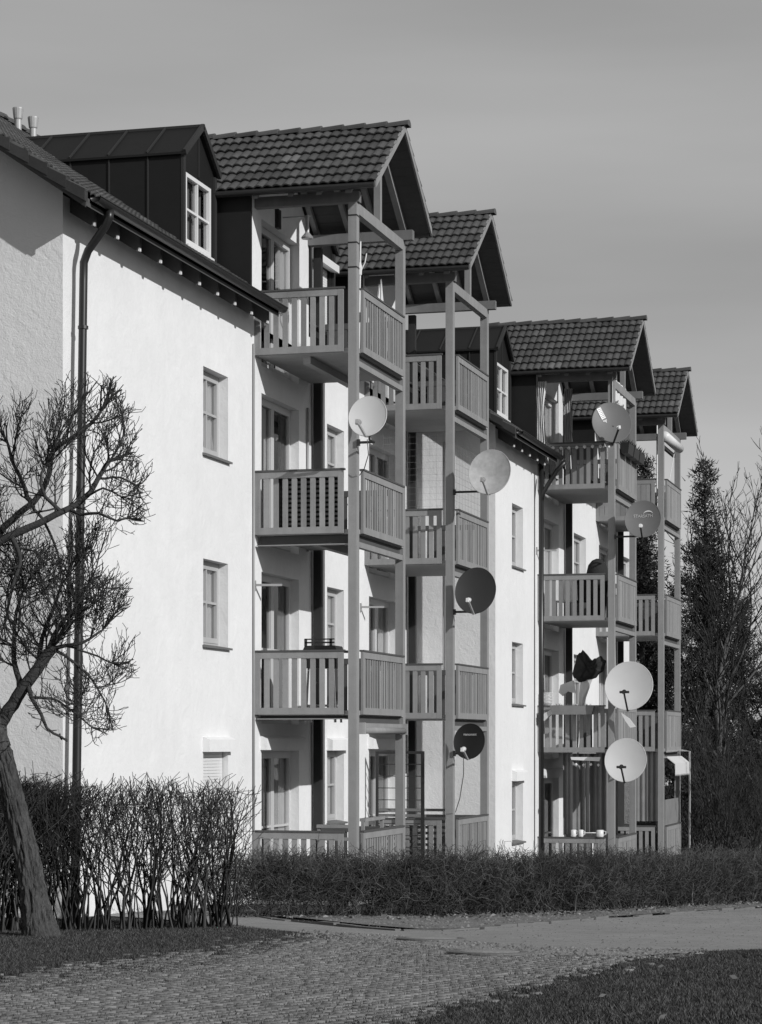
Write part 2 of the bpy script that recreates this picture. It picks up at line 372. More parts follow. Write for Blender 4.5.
# ------------------------------------------------------------------ wall with openings
def wall_x(b, X, y0, y1, z0, z1, holes, depth=.3):
    """wall face in plane x=X facing +x, with reveals going to X-depth"""
    ys = sorted({y0, y1, *[h[0] for h in holes], *[h[1] for h in holes]}); zs = sorted({z0, z1, *[h[2] for h in holes], *[h[3] for h in holes]})
    ys = [q for q in ys if y0 <= q <= y1]; zs = [q for q in zs if z0 <= q <= z1]
    for i in range(len(ys)-1):
        for j in range(len(zs)-1):
            cy = (ys[i]+ys[i+1])/2; cz = (zs[j]+zs[j+1])/2
            if any(h[0] < cy < h[1] and h[2] < cz < h[3] for h in holes): continue
            b.quad((X,ys[i],zs[j]),(X,ys[i+1],zs[j]),(X,ys[i+1],zs[j+1]),(X,ys[i],zs[j+1]))
    for (a, c, d, e) in holes:
        x = X-depth
        b.quad((X,a,d),(X,a,e),(x,a,e),(x,a,d)); b.quad((X,c,e),(X,c,d),(x,c,d),(x,c,e))
        b.quad((X,a,e),(X,c,e),(x,c,e),(x,a,e)); b.quad((X,c,d),(X,a,d),(x,a,d),(x,c,d))
def curtain_mesh(X, y0, y1, z0, z1, folds=9, amp=.02, seed=0):
    b = MB(); rr = random.Random(seed); n = folds*6
    ph = rr.random()*6; pts = []
    for i in range(n+1):
        t_ = i/n; y = y0+(y1-y0)*t_; pts.append((X+amp*math.sin(ph+t_*folds*2*math.pi+1.5*math.sin(t_*7+ph)), y))
    for i in range(n):
        b.quad((pts[i][0],pts[i][1],z0),(pts[i+1][0],pts[i+1][1],z0),(pts[i+1][0],pts[i+1][1],z1),(pts[i][0],pts[i][1],z1))
    return b
def opening(parent, X, y0, y1, z0, z1, kind, seed=0, name='window', leaves=1, bars=1, sill=True, tilt=False, shutter=False, curt='curtain', fm='frame_grey', dz=0):
    """window or glazed door set in an opening: frame mesh with pane / curtain / sill children"""
    xf = X-.15; f = MB(); fw = .07
    def rect(xa, xb, a, c, d, e, w_):
        f.box(xa, xb, a, a+w_, d, e); f.box(xa, xb, c-w_, c, d, e); f.box(xa, xb, a+w_, c-w_, d, d+w_*1.1); f.box(xa, xb, a+w_, c-w_, e-w_, e)
    rect(xf-.07, xf, y0, y1, z0, z1, .055)
    a = y0+.05; W_ = (y1-y0-.10)/leaves
    objs = []
    for i in range(leaves):
        la, lb = a+i*W_+.004, a+(i+1)*W_-.004
        rect(xf-.06, xf+.012, la, lb, z0+.06, z1-.05, fw)
        if bars:
            mz = z0+(z1-z0)*(.52 if leaves == 1 and kind == 'w' else .50)
            f.box(xf-.035, xf+.006, la+fw, lb-fw, mz-.018, mz+.018)
            if kind == 'w': f.box(xf-.034, xf+.005, (la+lb)/2-.018, (la+lb)/2+.018, z0+.13, z1-.12)
    ob = f.build(name, fm, parent)
    p = MB(); p.quad((xf-.03,y0+.05,z0+.06),(xf-.03,y1-.05,z0+.06),(xf-.03,y1-.05,z1-.06),(xf-.03,y0+.05,z1-.06)); p.build('pane', 'glass', ob)
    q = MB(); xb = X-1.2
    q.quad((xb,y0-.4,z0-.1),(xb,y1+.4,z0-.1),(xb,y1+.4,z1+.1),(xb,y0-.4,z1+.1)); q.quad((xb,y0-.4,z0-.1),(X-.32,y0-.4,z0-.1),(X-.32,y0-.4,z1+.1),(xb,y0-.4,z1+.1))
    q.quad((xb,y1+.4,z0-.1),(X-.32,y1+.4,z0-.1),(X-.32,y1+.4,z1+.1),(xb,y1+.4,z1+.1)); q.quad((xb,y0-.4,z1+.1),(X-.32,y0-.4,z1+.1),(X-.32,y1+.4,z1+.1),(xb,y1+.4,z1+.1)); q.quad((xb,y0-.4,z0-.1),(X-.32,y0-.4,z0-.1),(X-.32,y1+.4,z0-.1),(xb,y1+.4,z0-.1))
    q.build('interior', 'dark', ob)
    rr = random.Random(seed)
    if shutter:
        s_ = MB(); n = int((z1-z0)/.045)
        for i in range(n): s_.box(X-.10, X-.085, y0+.03, y1-.03, z0+i*(z1-z0)/n+.004, z0+(i+1)*(z1-z0)/n)
        s_.build('shutter', 'white', ob)
    elif curt:
        span = y1-y0; mode = 1 if kind == 'w' else (3, 0, 3, 2)[seed % 4]
        if mode == 0: parts = [(y0+.08, y0+span*.40), (y0+span*.62, y1-.08)]
        elif mode == 1: parts = [(y0+.08, y1-.08)]
        elif mode == 2: parts = [(y0+.08, y0+span*.55)]
        else: parts = [(y0+.05, y0+span*.28), (y0+span*.75, y1-.05)]
        cm = MB()
        for (c0, c1) in parts:
            cc = curtain_mesh(xf-.08, c0, c1, z0+.05, z1-.05, max(3, int((c1-c0)/.10)), .022, seed+int(c0*7)); cm.add(cc.v, cc.f)
        cm.build('curtain', curt, ob)
    if sill:
        s_ = MB(); s_.prism([(X-.14,y0-.04,z0+.03),(X+.06,y0-.04,z0-.005),(X+.06,y0-.04,z0-.035),(X-.14,y0-.04,z0-.02)], (0,y1-y0+.08,0)); s_.build('sill', 'sill', ob)
    return ob
def shutter_box(parent, X, y0, y1, z0, m='stucco', h=.22, d=.11):
    b = MB(); b.prism([(X,y0,z0),(X+d,y0,z0),(X+d,y0,z0+h-.04),(X+.02,y0,z0+h),(X,y0,z0+h)], (0,y1-y0,0)); return b.build('shutter_box', m, parent)

# ------------------------------------------------------------------ roofs
def tile_field(b, x0, x1, p_low, p_high, rowlen=.33, hump=.15, samp=5, lift=.045, hh=.036):
    """tiles on the plane swept along x from x0 to x1; p_low/p_high = (y,z) at eave / ridge"""
    yl, zl = p_low; yh, zh = p_high; Ls = math.hypot(yh-yl, zh-zl); n = max(1, round(Ls/rowlen)); dy, dz = (yh-yl)/Ls, (zh-zl)/Ls
    ny, nz_ = -dz, dy
    if nz_ < 0: ny, nz_ = -ny, -nz_
    nc = int((x1-x0)/hump*samp); rl = Ls/n
    for r_ in range(n):
        s0 = r_*rl-.012; s1 = (r_+1)*rl; base = len(b.v); vs = []
        for (s_, off) in ((s0, lift-.022), (s0, lift), (s1, .004)):
            for i in range(nc+1):
                x = x0+(x1-x0)*i/nc; ph = (x-x0)/hump; fpart = ph-math.floor(ph)
                h = hh*(math.sin(math.pi*fpart)**.8 if fpart < .999 else 0)
                h = max(h, 0); o_ = off+h
                vs.append((x, yl+dy*s_+ny*o_, zl+dz*s_+nz_*o_))
        b.v += vs; m_ = nc+1; last = -1; tn = 1
        for i in range(nc):
            tl = int((i/nc)*(x1-x0)/(2*hump))
            if tl != last: tn = random.uniform(.70, 1.35)*(1.5 if random.random() < .03 else 1); last = tl
            for q in range(2):
                b.f.append((base+q*m_+i, base+q*m_+i+1, base+(q+1)*m_+i+1, base+(q+1)*m_+i)); b.tone.append(tn)
def ridge_caps(b, x0, x1, y, z, r_=.12, ln=.36):
    n = max(1, round((x1-x0)/ln)); ln = (x1-x0)/n
    for i in range(n):
        xa = x0+i*ln; xb = xa+ln+.04; vs = []; k = 8; b.cur = random.uniform(.7, 1.3)
        for x, rr, up in ((xa, r_*.86, 0), (xb, r_, .018)):
            for q in range(k+1):
                a = math.pi*q/k; vs.append((x, y+rr*math.cos(a)*1.05, z-.05+up+rr*math.sin(a)*.9))
        nn = k+1
        b.add(vs, [(q, q+1, nn+q+1, nn+q) for q in range(k)]+[tuple(range(nn, 2*nn))])
    b.cur = 1

# ------------------------------------------------------------------ railing pieces
def side_rail(x0, x1, y, T, solid=False, n=8, hgt=1.00, dirx=True, thick=.045, m='wood', slat=.083, skip=()):
    """railing panel; dirx True runs along x at y, else along y at x (x0,x1 are then y range)"""
    b = MB()
    def bx(a, c, t0, t1, z0, z1):
        if dirx: b.box(a, c, y+t0, y+t1, z0, z1)
        else: b.box(y-t1, y-t0, a, c, z0, z1)
    th = thick
    bx(x0, x0+.085, 0, th, T-hgt, T-.03); bx(x1-.085, x1, 0, th, T-hgt, T-.03)
    bx(x0+.085, x1-.085, .002, th-.002, T-.13, T-.03); bx(x0+.085, x1-.085, .002, th-.002, T-hgt, T-hgt+.105)
    n = n if not solid else max(3, int((x1-x0-.17)/.12)); span = x1-x0-.17
    for i in range(n):
        if i in skip: continue
        if solid:
            a = x0+.085+span*i/n+.004; c = x0+.085+span*(i+1)/n-.004
        else:
            gap = (span-n*slat)/(n+1); a = x0+.085+gap+(slat+gap)*i; c = a+slat
        j = random.uniform(-.002, .003)
        b.cur = random.uniform(.78, 1.14); bx(a, c, (.012 if dirx or solid else .019)+j, (th-.008 if dirx or solid else .033)+j, T-hgt+.05, T-.08); b.cur = 1
    return b
def cap_rail(x0, x1, y, T, dirx=True, th=.045):
    b = MB()
    if dirx: b.box(x0-.0, x1+.012, y-.012, y+th+.02, T-.028, T)
    else: b.box(y-th-.02, y+.012, x0, x1, T-.028, T)
    return b

# ------------------------------------------------------------------ balcony tower
def tower(bld, WX, Y0, T0, solid_front=(), solid_side=(), lowbeam=False, bands=False, far_rail=True, dz=0.0):
    """four balconies on timber posts under a tiled gable roof. WX wall plane, Y0 near side, T0 handrail height of the lowest floor"""
    zr = T0+1.36
    gz = zg(Y0)-.05
    xo = WX+1.71
    # posts
    for (xa, ya) in ((xo-.19, Y0), (xo-.19, Y0+2.86)):
        b = MB(); b.box(xa, xa+.135, ya, ya+.155, gz, zr+8.335); p = b.build('post', 'wood', bld)
        if bands and ya == Y0:
            for z in (8.12, 7.70, 7.32): q = MB(); q.box(xa-.004, xa+.139, ya-.004, ya+.159, zr+z, zr+z+.022); q.build('band', 'black', p)
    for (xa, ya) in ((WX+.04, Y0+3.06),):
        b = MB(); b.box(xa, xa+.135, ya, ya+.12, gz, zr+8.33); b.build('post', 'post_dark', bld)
    for k in range(4):
        T = T0+2.8*k
        b = MB()
        if k > 0:
            nb = 20; y0b, y1b = Y0+.052, Y0+2.93
            for i in range(nb):
                a = y0b+(y1b-y0b)*i/nb; c = y0b+(y1b-y0b)*(i+1)/nb
                b.box(WX+.03, xo-.20, a, c-.007, T-1.012, T-.985)
            b.box(WX+.031, xo-.201, Y0+.054, Y0+2.925, T-.984, T-.94); b.box(xo-.20, xo-.052, Y0+.162, Y0+2.852, T-1.010, T-.94)
        else:
            b.box(WX+.02, xo-.2, Y0+.1, Y0+2.9, gz, T-1.0)
        sl = b.build('balcony', 'boards', bld)
        if k > 0:
            js = [(xo-.15, xo-.06, Y0+.157, Y0+2.858, T-1.215, T-1.13), (xo-.135, xo-.115, Y0+.159, Y0+2.856, T-1.128, T-1.014)]  # second board is added: it closes the gap so sunlight cannot slip through
            if lowbeam and k > 1: js.append((WX+.72, WX+.84, Y0+.25, Y0+2.90, T-1.13, T-1.014))
            for (xa, xb_, ya, yb_, za, zb_) in js:
                b = MB(); b.box(xa, xb_, ya, yb_, za, zb_); b.build('joist_or_light_stop', 'wood_dark' if xa == xo-.135 else ('wood' if xa > xo-.2 else 'boards'), sl)
            if lowbeam and k <= 2:
                b = MB(); b.box(WX+.04, xo-.21, Y0+.17, Y0+.24, T-1.16 if k == 2 else T-1.06, T-1.014); b.build('joist_or_light_stop', 'wood_dark', sl)
                b = MB(); b.box(WX+.03, xo-.20, Y0+.03, Y0+.20, T-1.175 if k == 2 else T-1.075, T-1.16 if k == 2 else T-1.06); b.build('drip_edge', 'wood', sl)
        side_rail(WX-.0+.005, xo-.27, Y0, T, solid=k in solid_side).build('side_railing', 'wood_side', sl)
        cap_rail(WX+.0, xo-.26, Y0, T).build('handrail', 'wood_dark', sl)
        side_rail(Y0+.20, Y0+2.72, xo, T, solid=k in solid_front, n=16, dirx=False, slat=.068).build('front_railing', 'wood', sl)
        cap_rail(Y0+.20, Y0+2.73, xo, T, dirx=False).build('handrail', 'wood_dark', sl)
        if far_rail: side_rail(WX+.18, xo-.24, Y0+2.93, T).build('side_railing', 'wood_dark', sl)  # far rails get dark wood so the near slat gaps look shaded
    # roof ---------------------------------------------------
    ye0, ye1, ym = Y0-.33, Y0+3.27, Y0+1.47; ze, zt = zr+8.53, zr+9.83; xf, xb = xo+.35, WX-1.55
    root = MB(); nrm = (zt-ze)/(ym-ye0)
    # roof deck (soffit boards) - thin slab under the tiles
    th = .055
    for s_ in (0, 1):
        ya, yb = (ye0+.03, ym) if s_ == 0 else (ye1-.03, ym)
        za = ze+.02
        n = 12
        for i in range(n):
            y_a = ya+(yb-ya)*i/n; y_b = ya+(yb-ya)*(i+1)/n; z_a = za+(zt-.05-za)*i/n; z_b = za+(zt-.05-za)*(i+1)/n
            g_ = .006
            root.prism([(xb,y_a,z_a-.045),(xb,y_b-(g_ if s_==0 else -g_),z_b-.045-.004),(xb,y_b,z_b-.02),(xb,y_a,z_a-.02)], (xf-.03-xb,0,0))
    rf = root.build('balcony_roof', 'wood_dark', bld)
    tl = MB(); tile_field(tl, xb, xf, (ye0, ze), (ym, zt)); tl.build('tiles', 'tile', rf)
    tl = MB(); tile_field(tl, xb, xf, (ye1, ze), (ym, zt), samp=4); tl.build('tiles', 'tile', rf)
    rc = MB(); ridge_caps(rc, xb, xf+.02, ym, zt+.04, .11); rc.build('ridge_tiles', 'tile', rf)
    # verge boards
    for ya in (ye0, ye1):
        b = MB(); s_ = 1 if ya == ye0 else -1
        b.prism([(xf-.035,ya+.02*s_,ze-.07),(xf-.035,ym,zt-.08),(xf-.035,ym,zt+.05),(xf-.035,ya+.02*s_,ze+.055)], (.03,0,0)); b.build('verge_board', 'wood', rf)
    # eave board + gutter near side
    for ya, s_ in ((ye0, -1), (ye1, 1)):
        b = MB()
        b.tube([(xb, ya+s_*.04, ze-.035), (xf-.02, ya+s_*.04, ze-.04)], .042, 10); b.build('gutter', 'gutter', rf)
        b = MB(); b.box(xb, xf-.06, min(ya, ya-s_*.03)+.005, max(ya, ya-s_*.03)+.005, ze-.075, ze-.005); b.build('fascia', 'wood_dark', rf)
    # plates, tie beam, king post, rafters
    for ya in (Y0+.01, Y0+2.87):
        b = MB(); b.box(WX-.3, xo+(.10 if ya > Y0+1 else -.02), ya, ya+.135, zr+8.337, zr+8.50); b.build('plate', 'wood_mid', rf)
    b = MB(); b.box(xo-.17, xo-.055, Y0+.157, Y0+2.857, zr+8.17, zr+8.335); b.build('tie_beam', 'wood', rf)
    b = MB(); b.box(xo-.165, xo-.06, ym-.055, ym+.055, zr+8.337, zt-.12); b.build('king_post', 'wood', rf)
    for xx in (xo-.16, xo-.62, xo-1.08, WX+.06):
        b = MB()
        for ya in (ye0+.06, ye1-.06):
            za = ze-.10; b.prism([(xx,ya,za-.02),(xx,ym,zt-.20),(xx,ym,zt-.085),(xx,ya,za+.09)], (.08 if xx < xo-.3 else .10,0,0))
        b.build('rafter', 'wood', rf)
    return rf

# ------------------------------------------------------------------ dormer with standing seam metal
def dormer(bld, X, Y, Z, wid=1.5, slope=.68, eh=8.80, ah=9.33, win=True, roof_x0=-10.93, roof_z0=6.69, boxed=False, dX=0, dY=0, dZ=0):
    """X front plane, Y near cheek, heights given for the first building then moved by dX,dY,dZ"""
    def zroof(x): return roof_z0+(roof_x0-x)*slope
    y0, y1, ym = Y, Y+wid, Y+wid/2; zb = zroof(X)-.15
    T_ = lambda p: (p[0]+dX, p[1]+dY, p[2]+dZ)
    b = MB(); xe = roof_x0-(eh-roof_z0)/slope-.1
    def P(*pts): b.add([T_(p) for p in pts], [tuple(range(len(pts)))])
    P((X,y0,zb),(xe,y0,eh),(X,y0,eh)); P((X,y1,zb),(X,y1,eh),(xe,y1,eh))
    # front wall with window hole
    hy0, hy1, hz0, hz1 = y0+.15, y1-.20, zroof(X)+.07, zroof(X)+1.15
    fr_ = MB(); wall_x(fr_, X, y0, y1, zb, eh, [(hy0, hy1, hz0, hz1)], .1)
    b.add([T_(v) for v in fr_.v], fr_.f)
    P((X,y0,eh),(X,y1,eh),(X,ym,ah))
    d = b.build('dormer', 'metal_dark', bld)
    # roof panels
    r_ = MB(); xr = roof_x0-(ah-roof_z0)/slope-.1; xo = X+.10; oh = .06
    se = (ah-eh)/(wid/2)
    for s_, yy in ((1, y0-oh), (-1, y1+oh)):
        ez = eh-oh*se
        r_.prism([T_((xo,yy,ez)),T_((xe,yy,ez)),T_((xr,ym,ah)),T_((xo,ym,ah))], (0,0,.035))
    r_.build('roof_sheet', 'metal_dark', d)
    q = MB(); x = X-.02
    for i in range(1, 6):
        x = X+.10-i*.62
        if x > xr+.15:
            for yy in (y0-oh, y1+oh):
                t0 = 0.0
                zz = eh-oh*se
                f0 = max(0.0, (zroof(x)-zz)/(ah-zz))
                if f0 < .95:
                    q.bar(T_((x, yy+(ym-yy)*f0, zz+(ah-zz)*f0+.045)), T_((x, ym, ah+.045)), .02, .045)
        if x > xe:
            q.box(*[a for pr in zip(T_((x-.01, y0-.025, zroof(x)-.05)), T_((x+.01, y0, eh-.02))) for a in pr])
    q.bar(T_((xr,ym,ah+.045)), T_((xo+.01,ym,ah+.045)), .04, .04)
    q.bar(T_((xo-.02,y0-oh,eh-oh*se+.02)), T_((xo-.02,ym,ah+.03)), .045, .09); q.bar(T_((xo-.02,y1+oh,eh-oh*se+.02)), T_((xo-.02,ym,ah+.03)), .045, .09)
    q.box(*[a for pr in zip(T_((X+.003,y0-.01,zb)), T_((X+.045,y0+.09,eh-.05))) for a in pr]); q.box(*[a for pr in zip(T_((X+.003,y1-.09,zb)), T_((X+.045,y1+.01,eh-.05))) for a in pr])
    q.box(*[a for pr in zip(T_((X+.002,ym-.012,hz1+.05)), T_((X+.022,ym+.012,ah-.1))) for a in pr])
    q.build('seam', 'seam', d)
    if boxed:
        s_ = MB()
        n = 24
        for i in range(n): s_.box(X+dX-.06, X+dX-.045, hy0+dY+.02, hy1+dY-.02, hz0+dZ+i*(hz1-hz0)/n+.004, hz0+dZ+(i+1)*(hz1-hz0)/n)
        s_.build('shutter', 'white', d)
        s_ = MB(); s_.prism([(X+dX,hy0+dY-.06,hz1+dZ),(X+dX+.16,hy0+dY-.06,hz1+dZ-.03),(X+dX+.16,hy0+dY-.06,hz1+dZ+.10),(X+dX,hy0+dY-.06,hz1+dZ+.22)], (0,hy1-hy0+.12,0)); s_.build('shutter_box', 'white', d)
    else:
        f = MB(); a, c, e, g_ = hy0+dY, hy1+dY, hz0+dZ, hz1+dZ; x_ = X+dX+.0; fw = .06
        f.box(x_-.07,x_+.02,a,a+fw,e,g_); f.box(x_-.07,x_+.02,c-fw*1.3,c,e,g_); f.box(x_-.07,x_+.02,a+fw,c-fw*1.3,e,e+.09); f.box(x_-.07,x_+.02,a+fw,c-fw*1.3,g_-fw,g_)
        cm_ = (a+c)/2-.005; f.box(x_-.05,x_+.01,cm_-.02,cm_+.02,e+.09,g_-fw); f.box(x_-.048,x_+.008,a+fw,cm_-.02,(e+g_)/2-.015,(e+g_)/2+.02); f.box(x_-.048,x_+.008,cm_+.02,c-fw*1.3,(e+g_)/2-.015,(e+g_)/2+.02)
        f.box(x_-.02,x_+.07,a-.02,c+.02,e-.035,e)
        f.build('window_frame', 'white', d)
        p = MB(); p.quad((x_-.03,a,e),(x_-.03,c,e),(x_-.03,c,g_),(x_-.03,a,g_)); p.build('pane', 'glass', d)
        cc = curtain_mesh(x_-.14, a+.05, c-.05, e, g_, 7, .02, 3); cc.build('curtain', 'curtain_mid', d)
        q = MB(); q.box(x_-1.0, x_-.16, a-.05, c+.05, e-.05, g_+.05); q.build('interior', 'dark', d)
    return d

# ------------------------------------------------------------------ a building
def building(label, WX, YG, YE, dZ, towers, wins, doors, dorm_off, front_end, opts):
    bld = empty('apartment_building', (WX, YG, zg(YG)), label, 'apartment building', 'twin stepped apartment blocks')
    base = -3.9
    holes = []
    eave = 6.40+dZ
    for (a, c, z0, z1) in wins+[d_[:4] for d_ in doors]: holes.append((a, c, z0, z1))
    b = MB()
    low = [h for h in holes if h[2] < 6.3+dZ]
    low = [(h[0], h[1], h[2], min(h[3], eave+.12)) for h in low]
    wall_x(b, WX, YG, YE, base, eave+.12, low, .32)
    zt = eave+.12
    tb = [YG]+[q for (ty, _) in towers for q in (ty-.11, ty+2.93)]+[YE]
    for i in range(0, len(tb), 2): b.quad((WX,tb[i],zt),(WX,tb[i+1],zt),(WX,tb[i+1],eave+.42),(WX,tb[i],eave+.42))
    b.quad((WX-10,YE,base),(WX,YE,base),(WX,YE,eave+.1),(WX-10,YE,eave+.1))
    wl = b.build('wall', 'stucco', bld)
    # gable wall
    sl = .68; X0 = WX+.48; z0 = 6.69+dZ; XR = WX-5.45; zR = z0+(X0-XR)*sl
    b = MB(); XB = 2*XR-WX
    zc = lambda x: z0+(X0-x)*sl-.13 if x > XR else z0+(x-(2*XR-X0))*sl-.19
    b.add([(WX,YG,base),(WX,YG,zc(WX)),(XR,YG,zc(XR)),(XB,YG,zc(WX)),(XB,YG,base)], [(4,3,2,1,0)])
    b.add([(WX,YE,base),(WX,YE,zc(WX)),(XR,YE,zc(XR)),(XB,YE,zc(WX)),(XB,YE,base)], [(0,1,2,3,4)])
    b.quad((XB,YG,base),(XB,YG,zc(WX)),(XB,YE,zc(WX)),(XB,YE,base))
    b.build('gable_wall', 'stucco_rough', bld)
    # main roof: tiles built along x then turned: here ridge runs along y
    y0, y1 = YG-.49, YE+(.5 if opts.get('verge_end') else 0)
    spans = []; cur = y0
    for (ty, _) in towers:
        spans.append((cur, ty-.22)); cur = ty+2.95
    spans.append((cur, y1))
    def field(mb, ya, yb, xa, xb):  # swap roles of x and y through a temp builder
        tmp = MB(); tile_field(tmp, ya, yb, (xa, z0+(X0-xa)*sl), (xb, z0+(X0-xb)*sl), samp=4)
        n = len(mb.v); mb.v += [(v[1], v[0], v[2]) for v in tmp.v]; mb.f += [tuple(n+i for i in f_[::-1]) for f_ in tmp.f]; mb.tone += tmp.tone
    rb = MB()
    for ya, yb in spans: rb.prism([(X0-.01,ya+.03,z0-.02),(WX-1.5,ya+.03,z0+(X0-WX+1.5)*sl-.02),(WX-1.5,ya+.03,z0+(X0-WX+1.5)*sl-.12),(X0-.01,ya+.03,z0-.12)], (0,yb-ya-.03,0))
    rb.prism([(WX-1.5,y0+.03,z0+(X0-WX+1.5)*sl-.02),(XR,y0+.03,zR-.02),(XR,y0+.03,zR-.14),(WX-1.5,y0+.03,z0+(X0-WX+1.5)*sl-.14)], (0,y1-y0-.03,0))
    rb.prism([(2*XR-X0,y0+.03,z0-.02),(XR,y0+.03,zR-.02),(XR,y0+.03,zR-.14),(2*XR-X0,y0+.03,z0-.14)], (0,y1-y0-.03,0))
    rf = rb.build('roof', 'wood_dark', bld)
    tl = MB()
    for ya, yb in spans: field(tl, ya, yb, X0, WX-1.5)
    field(tl, y0, y1, WX-1.5, XR); tl.build('tiles', 'tile', rf)
    tl = MB(); tmp = MB(); ridge_caps(tmp, y0, y1, 0, 0, .14, .38); tl.add([(XR+v[1], v[0], zR+.06+v[2]) for v in tmp.v], tmp.f); tl.build('ridge_tiles', 'tile', rf)
    # verge board and stepped verge tiles along the gable
    b = MB(); b.prism([(X0+.02,y0+.0,z0-.16),(XR,y0,zR-.16),(XR,y0,zR+.0),(X0+.02,y0,z0+.0)], (0,.03,0)); b.build('verge_board', 'gutter', rf)
    b = MB(); n = 24; Ls = (X0-XR)
    for i in range(n):
        xa = X0-Ls*i/n; xb_ = X0-Ls*(i+1)/n; za = z0+(X0-xa)*sl+.05; zb_ = z0+(X0-xb_)*sl+.03
        b.cur = random.uniform(.8, 1.3); b.prism([(xa+.03,y0-.045,za-.14),(xb_-.02,y0-.045+.012,zb_-.12),(xb_-.02,y0-.045+.012,zb_+.01),(xa+.03,y0-.045,za+.005)], (0,.10,0))
    b.build('verge_tiles', 'tile_dark', rf)
    # gutters with brackets, fascia, rafter tails
    for si, (ya, yb) in enumerate(spans):
        if yb-ya < .4: continue
        ya_ = ya+(.22 if si == 0 else .02)
        b = MB(); k = 10; vs = []; xg, zgut, r_ = X0+.065, z0+.01, .07
        ys = [ya_, yb]
        for y in ys:
            for q in range(k+1):
                a = math.pi+math.pi*q/k; vs.append((xg+r_*math.cos(a), y, zgut+r_*math.sin(a)))
            for q in range(k, -1, -1):
                a = math.pi+math.pi*q/k; vs.append((xg+(r_-.008)*math.cos(a), y, zgut+(r_-.008)*math.sin(a)))
        m_ = 2*(k+1); b.add(vs, [(q, (q+1) % m_, m_+(q+1) % m_, m_+q) for q in range(m_)]+[tuple(range(k+1)), tuple(range(m_, m_+k+1))])
        b.tube([(xg+r_, ya_, zgut+.004), (xg+r_, yb, zgut+.004)], .012, 6); b.build('gutter', 'gutter', rf, True)
        b = MB(); b.box(X0-.035, X0-.01, ya_, yb, z0-.065, z0-.005); b.build('fascia', 'gutter', rf)
        n = int((yb-ya_)/.78)
        for i in range(n+1):
            y = ya_+.50+i*.785
            if y+.08 > yb: break
            xt = WX+.33
            b = MB(); b.prism([(WX-.02,y,z0+.20),(xt,y,z0-.03),(xt,y,z0-.20),(xt-.03,y,z0-.235),(WX-.02,y,z0-.03)], (0,.075,0)); tl_ = b.build('rafter_tail', 'wood_dark', rf)  # dark wood on the tails holds the shade under the eave
            b = MB(); b.box(xt-.02, xt+.004, y-.004, y+.05, z0-.225, z0-.18); b.build('rafter_tip_highlight', 'white', rf)  # white block paints the sunlit tip of each tail
    # openings
    for i, (a, c, z0_, z1_) in enumerate(wins):
        lowf = z0_ < 0+dZ
        sh = opts.get('shutters', {}).get(i, False)
        w_ = opening(bld, WX, a, c, z0_, z1_, 'w', seed=opts.get('wseed', 1)+i, leaves=1, shutter=sh, sill=True, curt='curtain')
        if i in opts.get('tilted', ()):
            s_ = MB(); cy0, cy1 = a+.10, c-.12
            for (p, q) in (((WX-.34,cy0,z1_-.16),(WX-.20,cy0,z0_+.10)),((WX-.34,cy1,z1_-.16),(WX-.20,cy1,z0_+.10)),((WX-.34,cy0,z1_-.16),(WX-.34,cy1,z1_-.16)),((WX-.27,cy0,(z0_+z1_)/2),(WX-.27,cy1,(z0_+z1_)/2)),((WX-.34,(cy0+cy1)/2,z1_-.16),(WX-.20,(cy0+cy1)/2,z0_+.10))):
                s_.bar(p, q, .055, .04)
            s_.build('sash', 'white', w_)
        if lowf: shutter_box(bld, WX, a-.03, c+.07, z1_)
    for i, (a, c, z0_, z1_, *r_) in enumerate(doors):
        opening(bld, WX, a, c, z0_, z1_, 'd', seed=opts.get('dseed', 0)+i*3+1, name='balcony_door', leaves=2, sill=False, curt='curtain' if i % 3 != 1 else 'curtain_mid', fm='frame_light')
        if z0_ < -1.5+dZ: shutter_box(bld, WX, a-.06, c+.06, z1_+.02)
    # wall dormers behind the towers
    for (ty, t0) in towers:
        b = MB(); ya, yb = ty-.23, ty+2.93; zz = 8.62+dZ
        hs = [h for h in holes if h[2] > 5.2+dZ and ya < h[0] < yb]
        hs = [(h[0], h[1], max(h[2], eave+.12), h[3]) for h in hs]
        wall_x(b, WX, ya+.12, yb, eave+.12, zz, [h for h in hs], .32)
        b.add([(WX,ya+.12,zz),(WX,yb,zz),(WX,(ya+yb)/2+.1,zz+1.12)], [(0,1,2)])
        b.build('dormer_wall', 'stucco', bld)
        b = MB(); b.box(WX-2.6, WX-.003, yb, yb+.06, eave-.1, zz-.02); b.build('cladding', 'metal_dark', bld)
        b = MB(); b.box(WX-2.6, WX-.003, ya+.06, ya+.118, eave-.1, zz-.02)
        b.box(WX-.9, WX-.15, ya+.045, ya+.06, eave+.55, eave+.57); b.box(WX-.62, WX-.60, ya+.04, ya+.06, eave+.4, zz-.9)
        b.build('cladding', 'metal_dark', bld)
    for (dx, dy, boxed) in dorm_off:
        dormer(bld, dx, dy, 0, wid=1.5, dX=WX+11.41, dY=0, dZ=dZ, boxed=boxed)
    return bld, wl, rf

WA, WB = -11.41, -9.80
KA, KB = 11.41/11.35, 9.80/9.74
